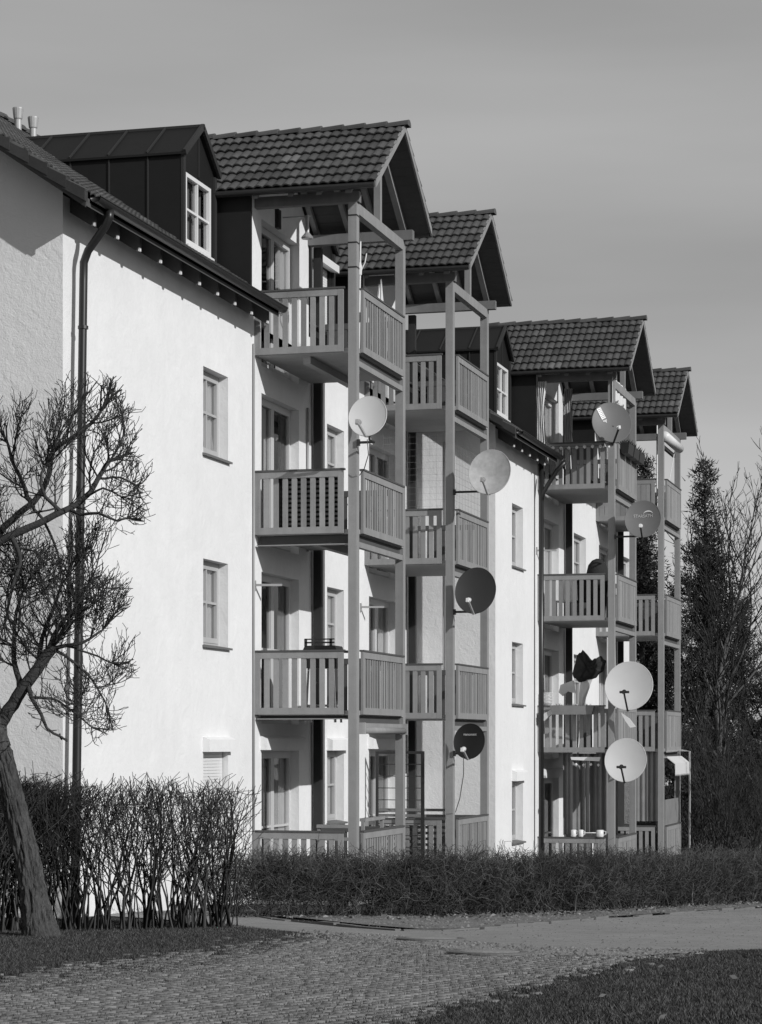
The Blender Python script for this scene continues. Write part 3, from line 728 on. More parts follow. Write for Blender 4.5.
# openings building A : (y0,y1,z0,z1)
def scl(L_, k): return [tuple(q*k for q in t_) for t_ in L_]
def col_w(y0, y1, d): return [(y0, y1, 1.42-2.8+d+.0, -.13+d), (y0, y1, 1.42+d, 2.68+d), (y0, y1, 4.21+d, 5.475+d)]
def col_d(y0, y1, d, top3=8.2): return [(y0, y1, -2.55+d, -.13+d), (y0, y1, .30+d, 2.68+d), (y0, y1, 3.10+d, 5.475+d), (y0, y1, 5.90+d, top3+d)]
winsA = scl(col_w(32.28, 33.40, 0)+col_w(38.66, 39.72, 0), KA)
doorsA = scl(col_d(35.02, 37.02, 0)+col_d(41.38, 43.35, 0), KA)
bA, wallA, roofA = building('nearer white stucco apartment block with gable wall at far left and large metal dormer', WA, 27.20, 45.1, 0,
    [(34.84, -1.36), (41.28, -1.36)], winsA, doorsA, [(-11.96, 33.02, False), (-11.78, 39.0, True)], None,
    {'shutters': {0: True, 3: False}, 'tilted': (2,), 'wseed': 1, 'dseed': 0})
winsB = scl(col_w(46.40, 47.50, -.64)+col_w(53.3, 54.9, -.64)+col_w(60.4, 61.8, -.64), KB)
doorsB = scl(col_d(49.45, 51.45, -.64)+col_d(56.7, 58.7, -.64), KB)
bB, wallB, roofB = building('farther white apartment block standing one step forward and lower, right half of the row', WB, 45.1, 62.9, -.64,
    [(49.33, -2.00), (56.59, -2.00)], winsB, doorsB, [(-11.96, 47.51, False)], None,
    {'tilted': (), 'wseed': 2, 'dseed': 2, 'verge_end': True})
tA1 = tower(bA, WA, 34.84, -1.36, bands=True, lowbeam=True)
tA2 = tower(bA, WA, 41.28, -1.36)
tB1 = tower(bB, WB, 49.33, -2.00, solid_front=(0, 1, 2, 3))
tB2 = tower(bB, WB, 56.59, -2.00, solid_front=(0, 1, 2, 3), solid_side=(3,))
# downpipes
b = MB(); b.tube([(-10.87,27.40,6.64),(-10.87,27.40,6.54),(-10.93,27.41,6.44),(-11.18,27.46,6.16),(-11.24,27.47,6.02),(-11.245,27.47,5.8),(-11.235,27.22,-.5),(-11.23,27.15,-2.2)], [.06,.052,.052,.052,.052,.052,.056,.058], 12); b.build('downpipe', 'pipe', bA, True)
b = MB()
for z in (5.2, 3.0, .8): b.lathe((-11.24, 27.47-(5.8-z)*.040, z), [(.066,-.02),(.066,.02)], 12)
b.build('pipe_clamp', 'pipe', bA)
b = MB(); b.tube([(-11.385,34.74,6.2),(-11.385,34.74,-2.4)], .018, 8); b.build('downpipe', 'pipe_light', bA, True)
b = MB(); b.tube([(-11.38,37.62,5.6),(-11.38,37.62,3.2)], .022, 8); b.build('cable_duct', 'pipe_light', bA, True)
b = MB(); b.tube([(-9.64,48.93,6.0),(-9.64,48.93,-3.1)], .055, 8); b.tube([(-9.12,48.85,5.92),(-9.3,48.9,5.75),(-9.6,48.93,5.3),(-9.64,48.93,5.1)], .05, 8); b.build('downpipe', 'pipe', bB, True)
# white corner pipe on the stepped gable
b = MB(); b.tube([(-10.76,44.78,5.9),(-10.76,44.78,-2.9)], .03, 8); b.build('cable_duct', 'white', bB, True)
# roof vents of block A
for (x, y, zt_) in ((-16.45, 37.25, 10.87), (-16.3, 37.55, 10.78)):
    b = MB(); b.lathe((x, y, zt_-.80), [(.06,0),(.06,.60),(.075,.62),(.095,.78),(.095,.80)], 14); b.build('vent_pipe', 'zinc', roofA)
# wall lamp
b = MB(); b.box(-11.41, -11.35, 35.9, 36.05, 8.25, 8.55); b.build('wall_lamp', 'black', bA)
b = MB(); b.bar((-11.3,35.97,8.42),(-10.9,36.2,8.47),.02,.02); b.lathe((-10.95,36.17,8.10), [(.09,0),(.10,.02),(.035,.10),(.03,.38)], 12); b.build('lamp_arm', 'zinc', bA)
# ------------------------------------------------------------------ satellite dishes
def dish(loc, w_, h_, m, label, az=0.0, el=20.0, post=None, armlen=.45, text=None, tsize=.1, toff=.12, patch=False, arc=False, rise=.14, boom=False, lnbm='white', cable=None, lside=0.0):
    """reflector facing direction az (degrees from -y towards +x), tilted up by el"""
    root = empty('satellite_dish', loc, label, 'satellite dish', 'satellite dishes on the balcony posts')
    n_ = 40; rings = 9; dep = .085*h_
    V = []; F = []
    for side, off in ((0, 0), (1, -.012)):
        for i in range(rings+1):
            r_ = i/rings
            for k in range(n_):
                a = 2*math.pi*k/n_; V.append((w_/2*r_*math.cos(a), -dep*r_*r_+dep+off*-1, h_/2*r_*math.sin(a)))
    S = (rings+1)*n_
    for i in range(rings):
        for k in range(n_):
            k2 = (k+1) % n_; q = (i*n_+k, i*n_+k2, (i+1)*n_+k2, (i+1)*n_+k)
            F.append(q); F.append(tuple(S+j for j in q[::-1]))
    # rolled rim
    base = len(V)
    for rr, yy in ((1.0, 0), (1.02, -.008), (1.035, .002), (1.03, .018), (1.0, .012)):
        for k in range(n_):
            a = 2*math.pi*k/n_; V.append((w_/2*rr*math.cos(a), yy, h_/2*rr*math.sin(a)))
    for i in range(4):
        for k in range(n_): k2 = (k+1) % n_; F.append((base+i*n_+k, base+i*n_+k2, base+(i+1)*n_+k2, base+(i+1)*n_+k))
    b = MB(); b.add(V, F)
    rot = Matrix.Rotation(R(az), 4, 'Z') @ Matrix.Rotation(R(-el), 4, 'X')
    def fix(o): o.matrix_basis = rot; return o
    rf = fix(b.build('reflector', m, root, True))
    # feed arm: from the lower rim forward
    tip = (lside*w_, -armlen, -h_*.5+rise*h_)
    b = MB(); b.bar((0, dep+.03, -h_*.47), (0, -.02, -h_*.53), .035, .03); b.bar((0, -.02, -h_*.53), tip, .030, .036); b.bar((-.12, tip[1]+.01, tip[2]+.0), (.08, tip[1]+.01, tip[2]+.0), .03, .045) if boom else None; arm = fix(b.build('feed_arm', 'zinc' if not boom and m != 'dish_mid' else 'black', root))
    b = MB(); t0 = Vector(tip); dr = Vector((0, .8, .35)).normalized()
    b.tube([t0-dr*.03, t0+dr*.05, t0+dr*.051, t0+dr*.085], [.032, .032, .045, .040], 12); b.box(t0.x-.022, t0.x+.022, t0.y-.07, t0.y-.02, t0.z-.05, t0.z+.02); fix(b.build('feed_head', lnbm, root))
    # mount to the post
    b = MB(); inv = rot.inverted()
    if post:
        p = Vector(post)-Vector(loc); q = rot @ Vector((0, dep+.05, -h_*.12)); j = Vector((q.x, q.y+.06, min(p.z, q.z)))
        b.tube([p, Vector((q.x, p.y, p.z)), Vector((q.x, q.y+.03, p.z)), q], .020, 8)
        b.box(p.x-.022, p.x+.022, p.y-.02, p.y+.03, p.z-.05, p.z+.05)
    b.box(q.x-.06, q.x+.06, q.y-.02, q.y+.04, q.z-.08, q.z+.08); b.build('mount', 'gutter', root)
    def ysurf(x, z): r2 = (2*x/w_)**2+(2*z/h_)**2; return -dep*r2+dep-.006
    if text:
        c = bpy.data.curves.new('lettering', 'FONT'); c.body = text; c.size = tsize; c.align_x = 'CENTER'; c.offset = .0015; c.extrude = .001
        to = bpy.data.objects.new('tmp', c); col.objects.link(to); dg = bpy.context.evaluated_depsgraph_get(); me = bpy.data.meshes.new_from_object(to.evaluated_get(dg)); bpy.data.objects.remove(to)
        for v in me.vertices:
            x, z = v.co.x, v.co.y; v.co = (x, ysurf(x, z+toff)-.003, z+toff)
        me.materials.clear(); me.materials.append(M['white']); o = bpy.data.objects.new('lettering', me); col.objects.link(o); o.parent = rf
    if arc:
        b = MB(); pts = []
        for i in range(13):
            a = math.pi*(1.0-.93*i/12); x = .10+.105*math.cos(a); z = toff+.055+.085*math.sin(a); pts.append((x, ysurf(x, z)-.004, z))
        for i in range(12):
            t_ = math.sin(math.pi*(i+.5)/12)*.016+.003
            b.quad(tuple(Vector(pts[i])+Vector((0,0,-t_))), tuple(Vector(pts[i+1])+Vector((0,0,-t_))), tuple(Vector(pts[i+1])+Vector((0,0,t_*.3))), tuple(Vector(pts[i])+Vector((0,0,t_*.3))))
        b.build('emblem', 'white', rf)
    if patch:
        b = MB(); a0 = R(-62)
        def pt(u, v): x = -.215+u*math.cos(a0)-v*math.sin(a0); z = .235+u*math.sin(a0)+v*math.cos(a0); return (x, ysurf(x, z)-.003, z)
        for i in range(7): b.quad(pt(-.10+i*.036,-.05), pt(-.10+i*.036+.026,-.05), pt(-.10+i*.036+.026,.05), pt(-.10+i*.036,.05))
        b.quad(pt(-.10,-.05), pt(.145,-.05), pt(.145,-.036), pt(-.10,-.036)); b.quad(pt(-.10,.036), pt(.145,.036), pt(.145,.05), pt(-.10,.05))
        for i in range(4): b.quad(pt(.17+.012*(i % 2),-.045+i*.024), pt(.20+.02*(i % 3),-.045+i*.024), pt(.20+.02*(i % 3),-.028+i*.024), pt(.17,-.028+i*.024))
        b.build('emblem', 'white', rf)
    if cable:
        b = MB(); b.tube([Vector(c_)-Vector(loc) for c_ in cable], .007, 6); b.build('cable', 'gutter', root, True)
    return root
dish((-9.47,34.45,4.97), .585, .64, 'dish_light', 'small light grey dish on the nearest balcony post, beside the third-floor rail', az=0, el=16, post=(-9.72,34.82,4.62), armlen=.30, lside=-.1,
     cable=[(-9.49,34.5,4.62),(-9.50,34.6,4.4),(-9.6,34.72,4.2),(-9.71,34.85,4.12)], lnbm='zinc')
dish((-8.98,40.85,4.82), .75, .83, 'dish_worn', 'grey dish with dark weather stains across its face, upper one on the second tower\'s post', az=-2, el=16, post=(-9.72,41.26,4.52), armlen=.36, lside=-.03, lnbm='zinc')
dish((-9.24,40.85,2.715), .73, .84, 'dish_dark', 'large dark dish without lettering, middle one of three on the second tower\'s post', az=-2, el=15, post=(-9.72,41.26,2.36), armlen=.36, lside=-.03)
dish((-9.355,40.85,.03), .56, .635, 'dish_black', 'small dark dish with a white word near its top, above the low hedge', az=-3, el=14, post=(-9.72,41.26,-.19), armlen=.30, text='nanomsat', tsize=.062, toff=.115, lside=-.03,
     cable=[(-9.40,40.6,-.25),(-9.42,40.7,-.55),(-9.55,40.95,-1.0),(-9.70,41.25,-1.25)])
dish((-8.12,48.85,6.72), .82, .90, 'dish_mid', 'mid grey dish with a striped white patch, in front of the farther block\'s top balcony', az=22, el=18, post=(-8.18,49.30,6.35), armlen=.42, patch=True, lside=.05)
dish((-7.48,48.95,4.69), .74, .80, 'dish_mid', 'mid grey dish with white word and arc emblem on a long arm', az=2, el=15, post=(-8.12,49.30,4.36), armlen=.36, text='STARSATH', tsize=.085, toff=.055, arc=True)
dish((-7.76,48.85,1.195), .99, 1.03, 'dish_light', 'largest pale dish, hanging above the other pale one on the farther block', az=0, el=14, post=(-8.12,49.30,.95), armlen=.42, lside=-.03, rise=.26, boom=True, lnbm='black')
dish((-7.83,48.85,-.36), .86, .92, 'dish_light', 'lowest pale dish, just above the ground-floor rail of the farther block', az=0, el=14, post=(-8.12,49.30,-.6), armlen=.38, lside=-.03, rise=.24, boom=True, lnbm='black')

# ------------------------------------------------------------------ things on the balconies
def single(name, b, m, label, cat, group=None, smooth=False): return tag(b.build(name, m, None, smooth), label, cat, group)
# slatted privacy mat inside the second-floor railing
b = MB()
for i in range(13):
    z = 3.24+i*.072
    b.box(-10.98+(.0 if i > 3 else .0), -10.03, 34.93, 34.94, z, z+.036)
    pass
single('privacy_screen', b, 'wood', 'pale horizontal slat screen tied behind the second-floor railing of the nearest tower', 'privacy screen')
b = MB(); b.box(-11.12, -10.03, 34.962, 34.972, 3.22, 4.14); single('privacy_cloth', b, 'fabric_dark', 'dark cloth directly behind the pale slat screen, second floor of the nearest tower', 'cloth')  # panel added behind the slats so their gaps read dark, not bright wall
# model sailing boat on the handrail
rt = empty('sail_ornament', (-9.78, 36.35, 7.05), 'small white twin-sail ornament standing on the top front handrail', 'ornament')
b = MB(); b.add([(0,-.17,.0),(0,-.01,.03),(0,-.03,.30)], [(0,1,2)]); b.add([(0,.02,.02),(0,.20,.03),(0,.06,.40)], [(0,1,2)]); b.add([(-.015,-.17,.0),(-.015,-.01,.03),(-.015,-.03,.30)], [(2,1,0)]); b.add([(-.015,.02,.02),(-.015,.20,.03),(-.015,.06,.40)], [(2,1,0)]); b.build('sail', 'white', rt)
b = MB(); b.prism([(-.03,-.2,0),(.03,-.2,0),(.02,-.17,-.05),(-.02,-.17,-.05)], (0,.42,0)); b.build('hull', 'white', rt)
# rotary airer / antenna behind the post
rt = empty('clothes_airer', (-10.1, 36.2, 5.9), 'white pole with three folded forked arms standing on the top nearest balcony', 'clothes airer')
b = MB(); b.tube([(0,0,0),(.03,0,2.25)], .016, 6); b.build('pole', 'white', rt)
b = MB()
for dx, dy in ((-.12,-.03),(.13,0),(-.05,.15)): b.tube([(.025,0,1.62),(dx*.8,dy,1.78),(dx,dy,1.92)], .012, 5)
b.lathe((.02,0,1.58),[(.03,0),(.035,.12),(.02,.2)],8); b.build('arm', 'white', rt)
# barbecue on first floor
rt = empty('barbecue', (-10.45, 35.4, .32), 'dark barbecue with flat lid rising above the first-floor railing of the nearest tower', 'barbecue')
b = MB(); b.box(-.26,.26,-.2,.2,.85,1.12); b.prism([(-.28,-.22,1.12),(.28,-.22,1.12),(.24,-.22,1.2),(-.24,-.22,1.2)], (0,.44,0)); b.build('bowl', 'black', rt)
b = MB(); b.box(-.24,.24,-.22,-.20,1.235,1.26); b.box(-.24,.24,-.22,-.20,1.29,1.31); b.box(-.25,-.21,-.22,-.19,1.19,1.31); b.box(.16,.20,-.22,-.19,1.19,1.31); b.build('handle', 'gutter', rt)
for sx in (-1, 1):
    for sy in (-1, 1):
        b = MB(); b.bar((sx*.2,sy*.15,.85),(sx*.24,sy*.17,0),.03,.03); b.build('leg', 'zinc', rt)
b = MB(); b.box(-.22,.22,-.16,.16,.25,.28); b.lathe((-.1,-.2,.6),[(.04,0),(.05,.02),(.04,.05)],10); b.build('shelf', 'zinc', rt)
b = MB(); b.box(.30,.52,-.2,.2,1.095,1.12); b.build('side_table', 'black', rt)
# garden furniture on the nearest terrace
for (x, y, lab, wd) in ((-10.25, 35.6, 'pale wooden garden bench top showing above the nearest terrace rail', .62), (-9.98, 36.3, 'wooden garden bench leaning its back at the front rail of the nearest terrace', .9)):
    rt = empty('garden_bench', (x, y, -2.5), lab, 'garden bench', 'garden benches on the nearest terrace')
    dz_ = 1.21 if wd < .7 else 1.30
    b = MB()
    if wd < .7: b.box(-.36,.30,-.05,.05,dz_-.05,dz_); b.box(-.36,.30,-.04,.04,dz_-.25,dz_-.2)
    else: b.box(-.05,.05,-.3,.9,dz_-.05,dz_); b.box(-.04,.04,-.3,.9,dz_-.25,dz_-.2)
    b.build('backrest', 'wood', rt)
    b = MB(); b.box(-.36,.3,.05,.45,.42,.46) if wd < .7 else b.box(-.5,-.06,-.3,.9,.42,.46); b.build('seat', 'wood', rt)
    for q in ((-.33,0),(.27,0),(-.33,.4),(.27,.4)) if wd < .7 else ((0,-.28),(0,.88),(-.45,-.28),(-.45,.88)):
        b = MB(); top = dz_-.05 if ((wd < .7 and q[1] == 0) or (wd >= .7 and q[0] == 0)) else .42
        b.box(q[0]-.025,q[0]+.025,q[1]-.025,q[1]+.025,0,top); b.build('leg', 'wood', rt)
# metal trellis on the second terrace
b = MB(); x0, x1, z0, z1, y = -11.18, -10.27, -2.45, -.15, 41.20
b.box(x0,x0+.05,y,y+.04,z0,z1); b.box(x1-.06,x1,y,y+.04,z0,z1); b.box(x0+.05,x1-.06,y,y+.04,z1-.05,z1); b.box((x0+x1)/2-.02,(x0+x1)/2+.02,y,y+.03,z0,z1-.05)
for i in range(10): b.box(x0+.05,x1-.06,y+.012,y+.028,z0+.12+i*.215,z0+.134+i*.215)
single('trellis', b, 'gutter', 'dark metal trellis with horizontal rungs standing on the second terrace', 'trellis')
# dark slatted mat inside the A2 terrace
b = MB()
for i in range(12): b.box(-11.2,-9.95,41.5,41.51,-2.4+i*.105,-2.35+i*.105)
single('privacy_screen', b, 'fabric_grey', 'dark slatted mat behind the ground-floor railing of the second tower', 'privacy screen')
# bird net on the A2 second floor
b = MB(); y = 41.45
for i in range(11): x = -11.1+i*.125; b.box(x,x+.0018,y,y+.0018,4.25,5.62)
for i in range(12): z = 4.3+i*.115; b.box(-11.1,-9.85,y+.005,y+.009,z,z+.0018)
xx = -9.83
for i in range(20): yy = 41.5+i*.125; b.box(xx,xx+.004,yy,yy+.0018,4.25,5.45-.0*i)
for i in range(11): z = 4.3+i*.115; b.box(xx+.005,xx+.009,41.5,44.0,z,z+.0018)
single('bird_net', b, 'wood', 'fine bird net strung above the second-floor railing of the second tower', 'net')
# small awning cassette under the first floor, nearest tower
rt = empty('awning', (-9.72, 36.3, .195), 'rolled pale awning cassette fixed under the first-floor front rail of the nearest tower', 'awning')
b = MB(); b.tube([(0,-1.28,0),(0,1.32,0)], .055, 10); b.build('roll', 'wood', rt, True)
b = MB(); b.box(-.06,.06,-1.3,-1.26,-.06,.12); b.box(-.06,.06,1.3,1.34,-.06,.12); b.build('bracket', 'zinc', rt)
# wall hooks
for (x, y, z, lab) in ((-11.41,34.85,2.46,'white awning arm sticking out of the wall left of the nearest first-floor door'), (-11.41,41.0,2.46,'white awning arm sticking out of the wall left of the second tower\'s first-floor door'), (-9.80,49.2,4.1,'white awning arm beside the farther block\'s second-floor door')):
    b = MB(); b.bar((x,y,z),(x+.42,y+.10,z),.03,.035); b.box(x,x+.02,y-.03,y+.03,z-.09,z+.07); b.build('awning_arm', 'pipe_light', bA if x < -10 else bB)
# ---- farther block
Xb = -8.09
# flower boxes hung outside the top railing
for i in range(3):
    y = 49.75+i*.78
    rt = empty('flower_box', (Xb+.10, y, 6.18), ['nearest', 'middle', 'farthest'][i]+' of three black flower boxes hung outside the top front railing', 'flower box', 'black flower boxes')
    b = MB(); b.prism([(-.07,0,-.0),(.07,0,0),(.10,0,.22),(-.10,0,.22)], (0,.68,0)); b.build('box', 'black', rt)
    b = MB()
    for k in range(60):
        p = Vector((random.uniform(-.08,.08), random.uniform(.03,.65), .2)); q = p+Vector((random.uniform(-.08,.1), random.uniform(-.08,.08), random.uniform(.03,.14))); b.add([p+Vector((.02,0,0)), p-Vector((.02,0,0)), q], [(0,1,2)])
    b.build('foliage', 'needle', rt)
# white blind with leaf garland between the top posts
rt = empty('window_blind', (Xb-.09, 49.6, 8.1), 'white cloth blind with dark leaf garland under the top beam of the farther block', 'blind')
b = MB()
for i in range(24):
    t0, t1 = i/24, (i+1)/24; a_ = .012*math.sin(t0*30); c_ = .012*math.sin(t1*30)
    b.quad((a_,t0*1.9-.3,-1.30),(c_,t1*1.9-.3,-1.30-.0),(c_,t1*1.9-.3,-.35),(a_,t0*1.9-.3,-.35))
b.build('cloth', 'white', rt)
b = MB()
for k in range(150):
    y = random.uniform(-.25,1.6); z = -.92+.05*math.sin(y*9)+random.uniform(-.07,.07); s_ = random.uniform(.03,.07); a = random.random()*6
    b.add([(.03,y,z),(.04,y+s_*math.cos(a),z+s_*math.sin(a)),(.03,y+s_*math.cos(a+1),z+s_*math.sin(a+1))], [(0,1,2)])
b.build('garland', 'black', rt)
# curtains at the top door
for (x, y0, y1, lab, mm, ph) in ((-9.78, 49.1, 49.4, 'white crumpled curtain tied back at the top balcony door of the farther block', 'white', 1), (-9.42, 50.3, 50.5, 'grey curtain hanging in the middle of the top balcony of the farther block', 'curtain', 3)):
    b = MB(); n = 22
    for j in range(10):
        for i in range(n):
            def pp(i, j):
                t_ = i/n; s_ = j/10; nar = .55+.45*abs(s_-.35)*1.6
                return (x+.24*t_*nar, (y0+y1)/2+.05*math.sin(t_*26+s_*4+ph), 7.70-1.75*s_)
            b.quad(pp(i,j), pp(i+1,j), pp(i+1,j+1), pp(i,j+1))
    single('balcony_curtain', b, mm, lab, 'curtain', 'loose curtains on the farther block')
# string of bulbs below the top handrail
rt = empty('light_string', (-9.5, 49.30, 6.28), 'string of small white bulbs hung along the top side railing of the farther block', 'light string')
for k in range(8):
    x = .05+k*.17
    b = MB(); b.lathe((x, -.03, -.04-.01*math.sin(k)), [(.012,0),(.035,.02),(.035,.05),(.012,.07)], 8); b.build('bulb', 'white', rt)
b = MB(); b.tube([(.0,-.03,.03)]+[(.05+k*.17,-.03,.02+.01*math.sin(k)) for k in range(8)], .005, 4); b.build('wire', 'black', rt)
# second floor: covered plant and chairs
b = MB(); b.lathe((-8.62,50.0,2.6), [(.16,0),(.2,.55),(.24,.85),(.24,1.05),(.20,1.22),(.12,1.32),(.03,1.36)], 24); single('covered_plant', b, 'fabric_dark', 'dark cloth-covered plant rising above the second-floor rail of the farther block', 'plant', smooth=True)
for k, x in enumerate((-9.25, -8.85)):
    rt = empty('garden_chair', (x, 50.0, 2.6), ['white plastic garden chair behind the second-floor railing, near the wall', 'patterned dark garden chair behind the second-floor railing, near the post'][k], 'garden chair', 'garden chairs')
    mm = ('white', 'fabric_dark')[k]
    b = MB(); b.prism([(-.2,0,.45),(.2,0,.45),(.22,0,.9),(0,0,1.0),(-.22,0,.9)], (0,.03,0)); b.build('backrest', mm, rt)
    b = MB(); b.box(-.21,.21,-.42,0,.42,.45); b.build('seat', mm, rt)
    for sx in (-.19,.19):
        for sy in (-.4,-.02): b = MB(); b.bar((sx,sy,0),(sx,sy,.42),.03,.03); b.build('leg', mm, rt)
# first floor: folded parasol, potted stack, planter
rt = empty('parasol', (-9.05, 50.0, -.25), 'half folded parasol with dark top and pale skirt on the farther block', 'parasol')
b = MB(); b.tube([(.0,0,0),(.12,0,1.6)], .02, 6); b.build('pole', 'white', rt)
b = MB(); prof = [(.34,-.02,2.02),(.47,.06,2.12),(.63,.05,2.02),(.55,.0,1.78),(.33,-.02,1.62),(.02,-.02,1.55),(-.12,.0,1.72),(-.02,.03,2.12),(.10,0,2.25)]
ctr = Vector((.22,0,1.86)); nn = 64; rings_ = 8
pr = [Vector(p) for p in prof]; out_ = []
for i in range(nn):
    t_ = i/nn*len(pr); j = int(t_); f = t_-j; out_.append(pr[j % len(pr)]*(1-f)+pr[(j+1) % len(pr)]*f)
for sgn in (-1, 1):
    vs = []; 
    for r_ in range(rings_+1):
        q = r_/rings_
        for i in range(nn):
            p = ctr+(out_[i]-ctr)*q; fold = .035*math.sin(i/nn*2*math.pi*9)*q+.015*math.sin(i*1.7+q*5); vs.append((p.x, sgn*(.17*math.sqrt(max(0, 1-q*q))+fold*(1-q*.6)), p.z+fold*.5))
    b.add(vs, [(r_*nn+i, r_*nn+(i+1) % nn, (r_+1)*nn+(i+1) % nn, (r_+1)*nn+i) for r_ in range(rings_) for i in range(nn)])
b.build('canopy', 'fabric_dark', rt, True)
b = MB(); prof = [(.33,0,1.64),(.18,-.04,1.2),(.10,0,.75),(.02,.0,.72),(.02,.03,1.2),(.06,0,1.6)]
for i in range(len(prof)):
    p, q = prof[i], prof[(i+1) % len(prof)]; b.add([(.12,-.08,1.2),p,q], [(0,1,2)]); b.add([(.12,.1,1.2),q,p], [(0,1,2)])
b.build('skirt', 'curtain', rt)
b = MB(); prof = [(-.38,0,1.5),(-.1,0,1.6),(-.05,0,1.32),(-.22,0,1.36),(-.33,0,1.26),(-.42,.02,1.34)]
b.prism([(p[0],p[1],p[2]) for p in prof], (0,.05,0)); b.build('valance', 'curtain', rt)
b = MB()
for i in range(4): b.lathe((-9.62,49.45,.80+i*.07), [(.07,0),(.12,.05),(.125,.065)], 12)
single('pot_stack', b, 'white', 'stack of white flower pots on the first-floor rail beside the wall', 'pots')
rt = empty('planter', (-9.0,49.25,.60), 'long grey planter hung outside the first-floor side railing of the farther block', 'planter')
b = MB(); b.prism([(-.44,0,.0),(.42,0,0),(.46,0,.19),(-.48,0,.19)], (0,-.2,0)); b.build('trough', 'fabric_grey', rt)
b = MB()
for k in range(90):
    p = Vector((random.uniform(-.42,.42), -.1+random.uniform(-.07,.07), .17)); b.add([p, p+Vector((.02,0,0)), p+Vector((random.uniform(-.05,.05),0,random.uniform(.02,.08)))], [(0,1,2)])
b.build('plants', 'leaf', rt)
b = MB(); b.prism([(-9.69,49.22,.58),(-9.45,49.22,.72),(-9.40,49.22,.66),(-9.62,49.22,.46)], (0,-.12,0)); single('hanging_cloth', b, 'white', 'white cloth folded over the first-floor rail close to the downpipe', 'cloth')
# stripes of laundry in the first-floor front opening
b = MB()
for k in range(5): y = 49.6+k*.23; b.prism([(-8.35,y,2.25),(-8.35,y+.09,2.22),(-8.35,y+.16,1.0),(-8.35,y-.02,1.0)], (.02,0,0))
single('folded_blind', b, 'curtain', 'narrow striped cloths hanging behind the upper pale dish', 'cloth')
# ground floor: privacy curtain, mugs, fringe
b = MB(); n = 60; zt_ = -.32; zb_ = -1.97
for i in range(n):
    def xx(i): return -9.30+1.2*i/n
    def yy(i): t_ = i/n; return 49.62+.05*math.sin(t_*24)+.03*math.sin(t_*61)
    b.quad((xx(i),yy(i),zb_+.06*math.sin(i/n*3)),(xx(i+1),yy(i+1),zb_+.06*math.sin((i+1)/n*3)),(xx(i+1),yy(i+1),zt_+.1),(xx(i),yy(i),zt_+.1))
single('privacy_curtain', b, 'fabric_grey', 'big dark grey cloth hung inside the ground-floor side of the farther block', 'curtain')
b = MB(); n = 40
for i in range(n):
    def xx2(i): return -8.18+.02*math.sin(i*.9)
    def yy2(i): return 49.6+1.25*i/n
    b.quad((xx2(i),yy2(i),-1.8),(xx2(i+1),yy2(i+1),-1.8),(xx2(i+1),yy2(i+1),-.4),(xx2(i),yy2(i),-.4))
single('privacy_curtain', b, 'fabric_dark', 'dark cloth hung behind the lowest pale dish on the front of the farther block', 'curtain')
for i, (x, s_) in enumerate(((-9.02,1.),(-8.86,.9),(-8.45,1.35))):
    rt = empty('mug', (x,49.34,-2.0), ['left white mug of the row on the ground-floor handrail', 'middle narrow white mug of the row on the ground-floor handrail', 'right wide white pot with handle on the ground-floor handrail'][i], 'mug', 'white mugs on the handrail')
    b = MB(); b.lathe((0,0,0), [(.045*s_,0),(.055*s_,.02),(.055*s_,.15),(.046*s_,.155)], 14); b.build('cup', 'white', rt, True)
    b = MB(); b.tube([(.05*s_,0,.13),(.09*s_,0,.12),(.09*s_,0,.06),(.05*s_,0,.04)], .010, 6); b.build('handle', 'white', rt)
rt = empty('fringed_cloth', (-8.75,49.25,-.30), 'small white cloth with round tassels hanging below the first-floor slab', 'cloth')
b = MB(); b.prism([(-.32,0,.0),(.32,0,0),(.30,0,-.09),(-.3,0,-.06)], (0,.02,0)); b.build('cloth', 'white', rt)
for k in range(6):
    b = MB(); b.lathe((-.15+.16*k-.05,0,-.19-.01*(k % 2)), [(.01,0),(.035,.03),(.01,.06)], 8); b.build('tassel', 'white', rt)
b = MB(); b.prism([(-7.98,49.15,.64),(-7.80,49.15,.52),(-7.66,49.15,.34),(-7.78,49.15,.32),(-7.88,49.15,.46)], (0,.04,0)); single('awning_flap', b, 'white', 'white tilted panel just below the largest pale dish', 'panel')
# second tower of the farther block
rt = empty('awning', (Xb-.03, 57.9, 7.42), 'thick white rolled awning under the top beam of the farthest balcony', 'awning')
b = MB(); b.tube([(0,-1.25,0),(0,1.3,0)], .115, 14); b.build('roll', 'white', rt, True)
b = MB(); b.box(-.17,-.10,-1.25,1.3,-.22,-.14); b.build('drop_bar', 'black', rt)
b = MB(); b.tube([(-8.45,57.6,8.0),(-8.45,57.6,6.1)], .02, 6); b.tube([(-8.2,58.9,7.3),(-8.35,58.4,6.1)], .012, 5); b.tube([(-9.2,56.75,8.1),(-9.2,56.75,6.1)], .02, 6); single('awning_rods', b, 'white', 'thin white rods standing on the farthest top balcony', 'rods')
b = MB(); b.box(-9.45,-8.92,56.72,56.76,-1.98,.2); single('folding_screen', b, 'gravel', 'speckled grey privacy panel on the farthest ground-floor terrace', 'screen')
b = MB(); n = 30
for i in range(n): b.quad((-8.9+.6*i/n,56.75+.02*math.sin(i),-1.9),(-8.9+.6*(i+1)/n,56.75+.02*math.sin(i+1),-1.9),(-8.9+.6*(i+1)/n,56.75+.02*math.sin(i+1),.3),(-8.9+.6*i/n,56.75+.02*math.sin(i),.3))
single('screen_curtain', b, 'fabric_grey', 'dark drawn curtain beside the speckled panel on the farthest terrace', 'curtain')
rt = empty('awning', (Xb+.02, 57.9, -.35), 'small white awning with scalloped valance low on the farthest balcony', 'awning')
b = MB(); b.prism([(0,-1.25,.02),(.20,-1.25,-.14),(.20,-1.25,-.17),(0,-1.25,-.01)], (0,2.6,0)); b.build('canopy', 'white', rt)
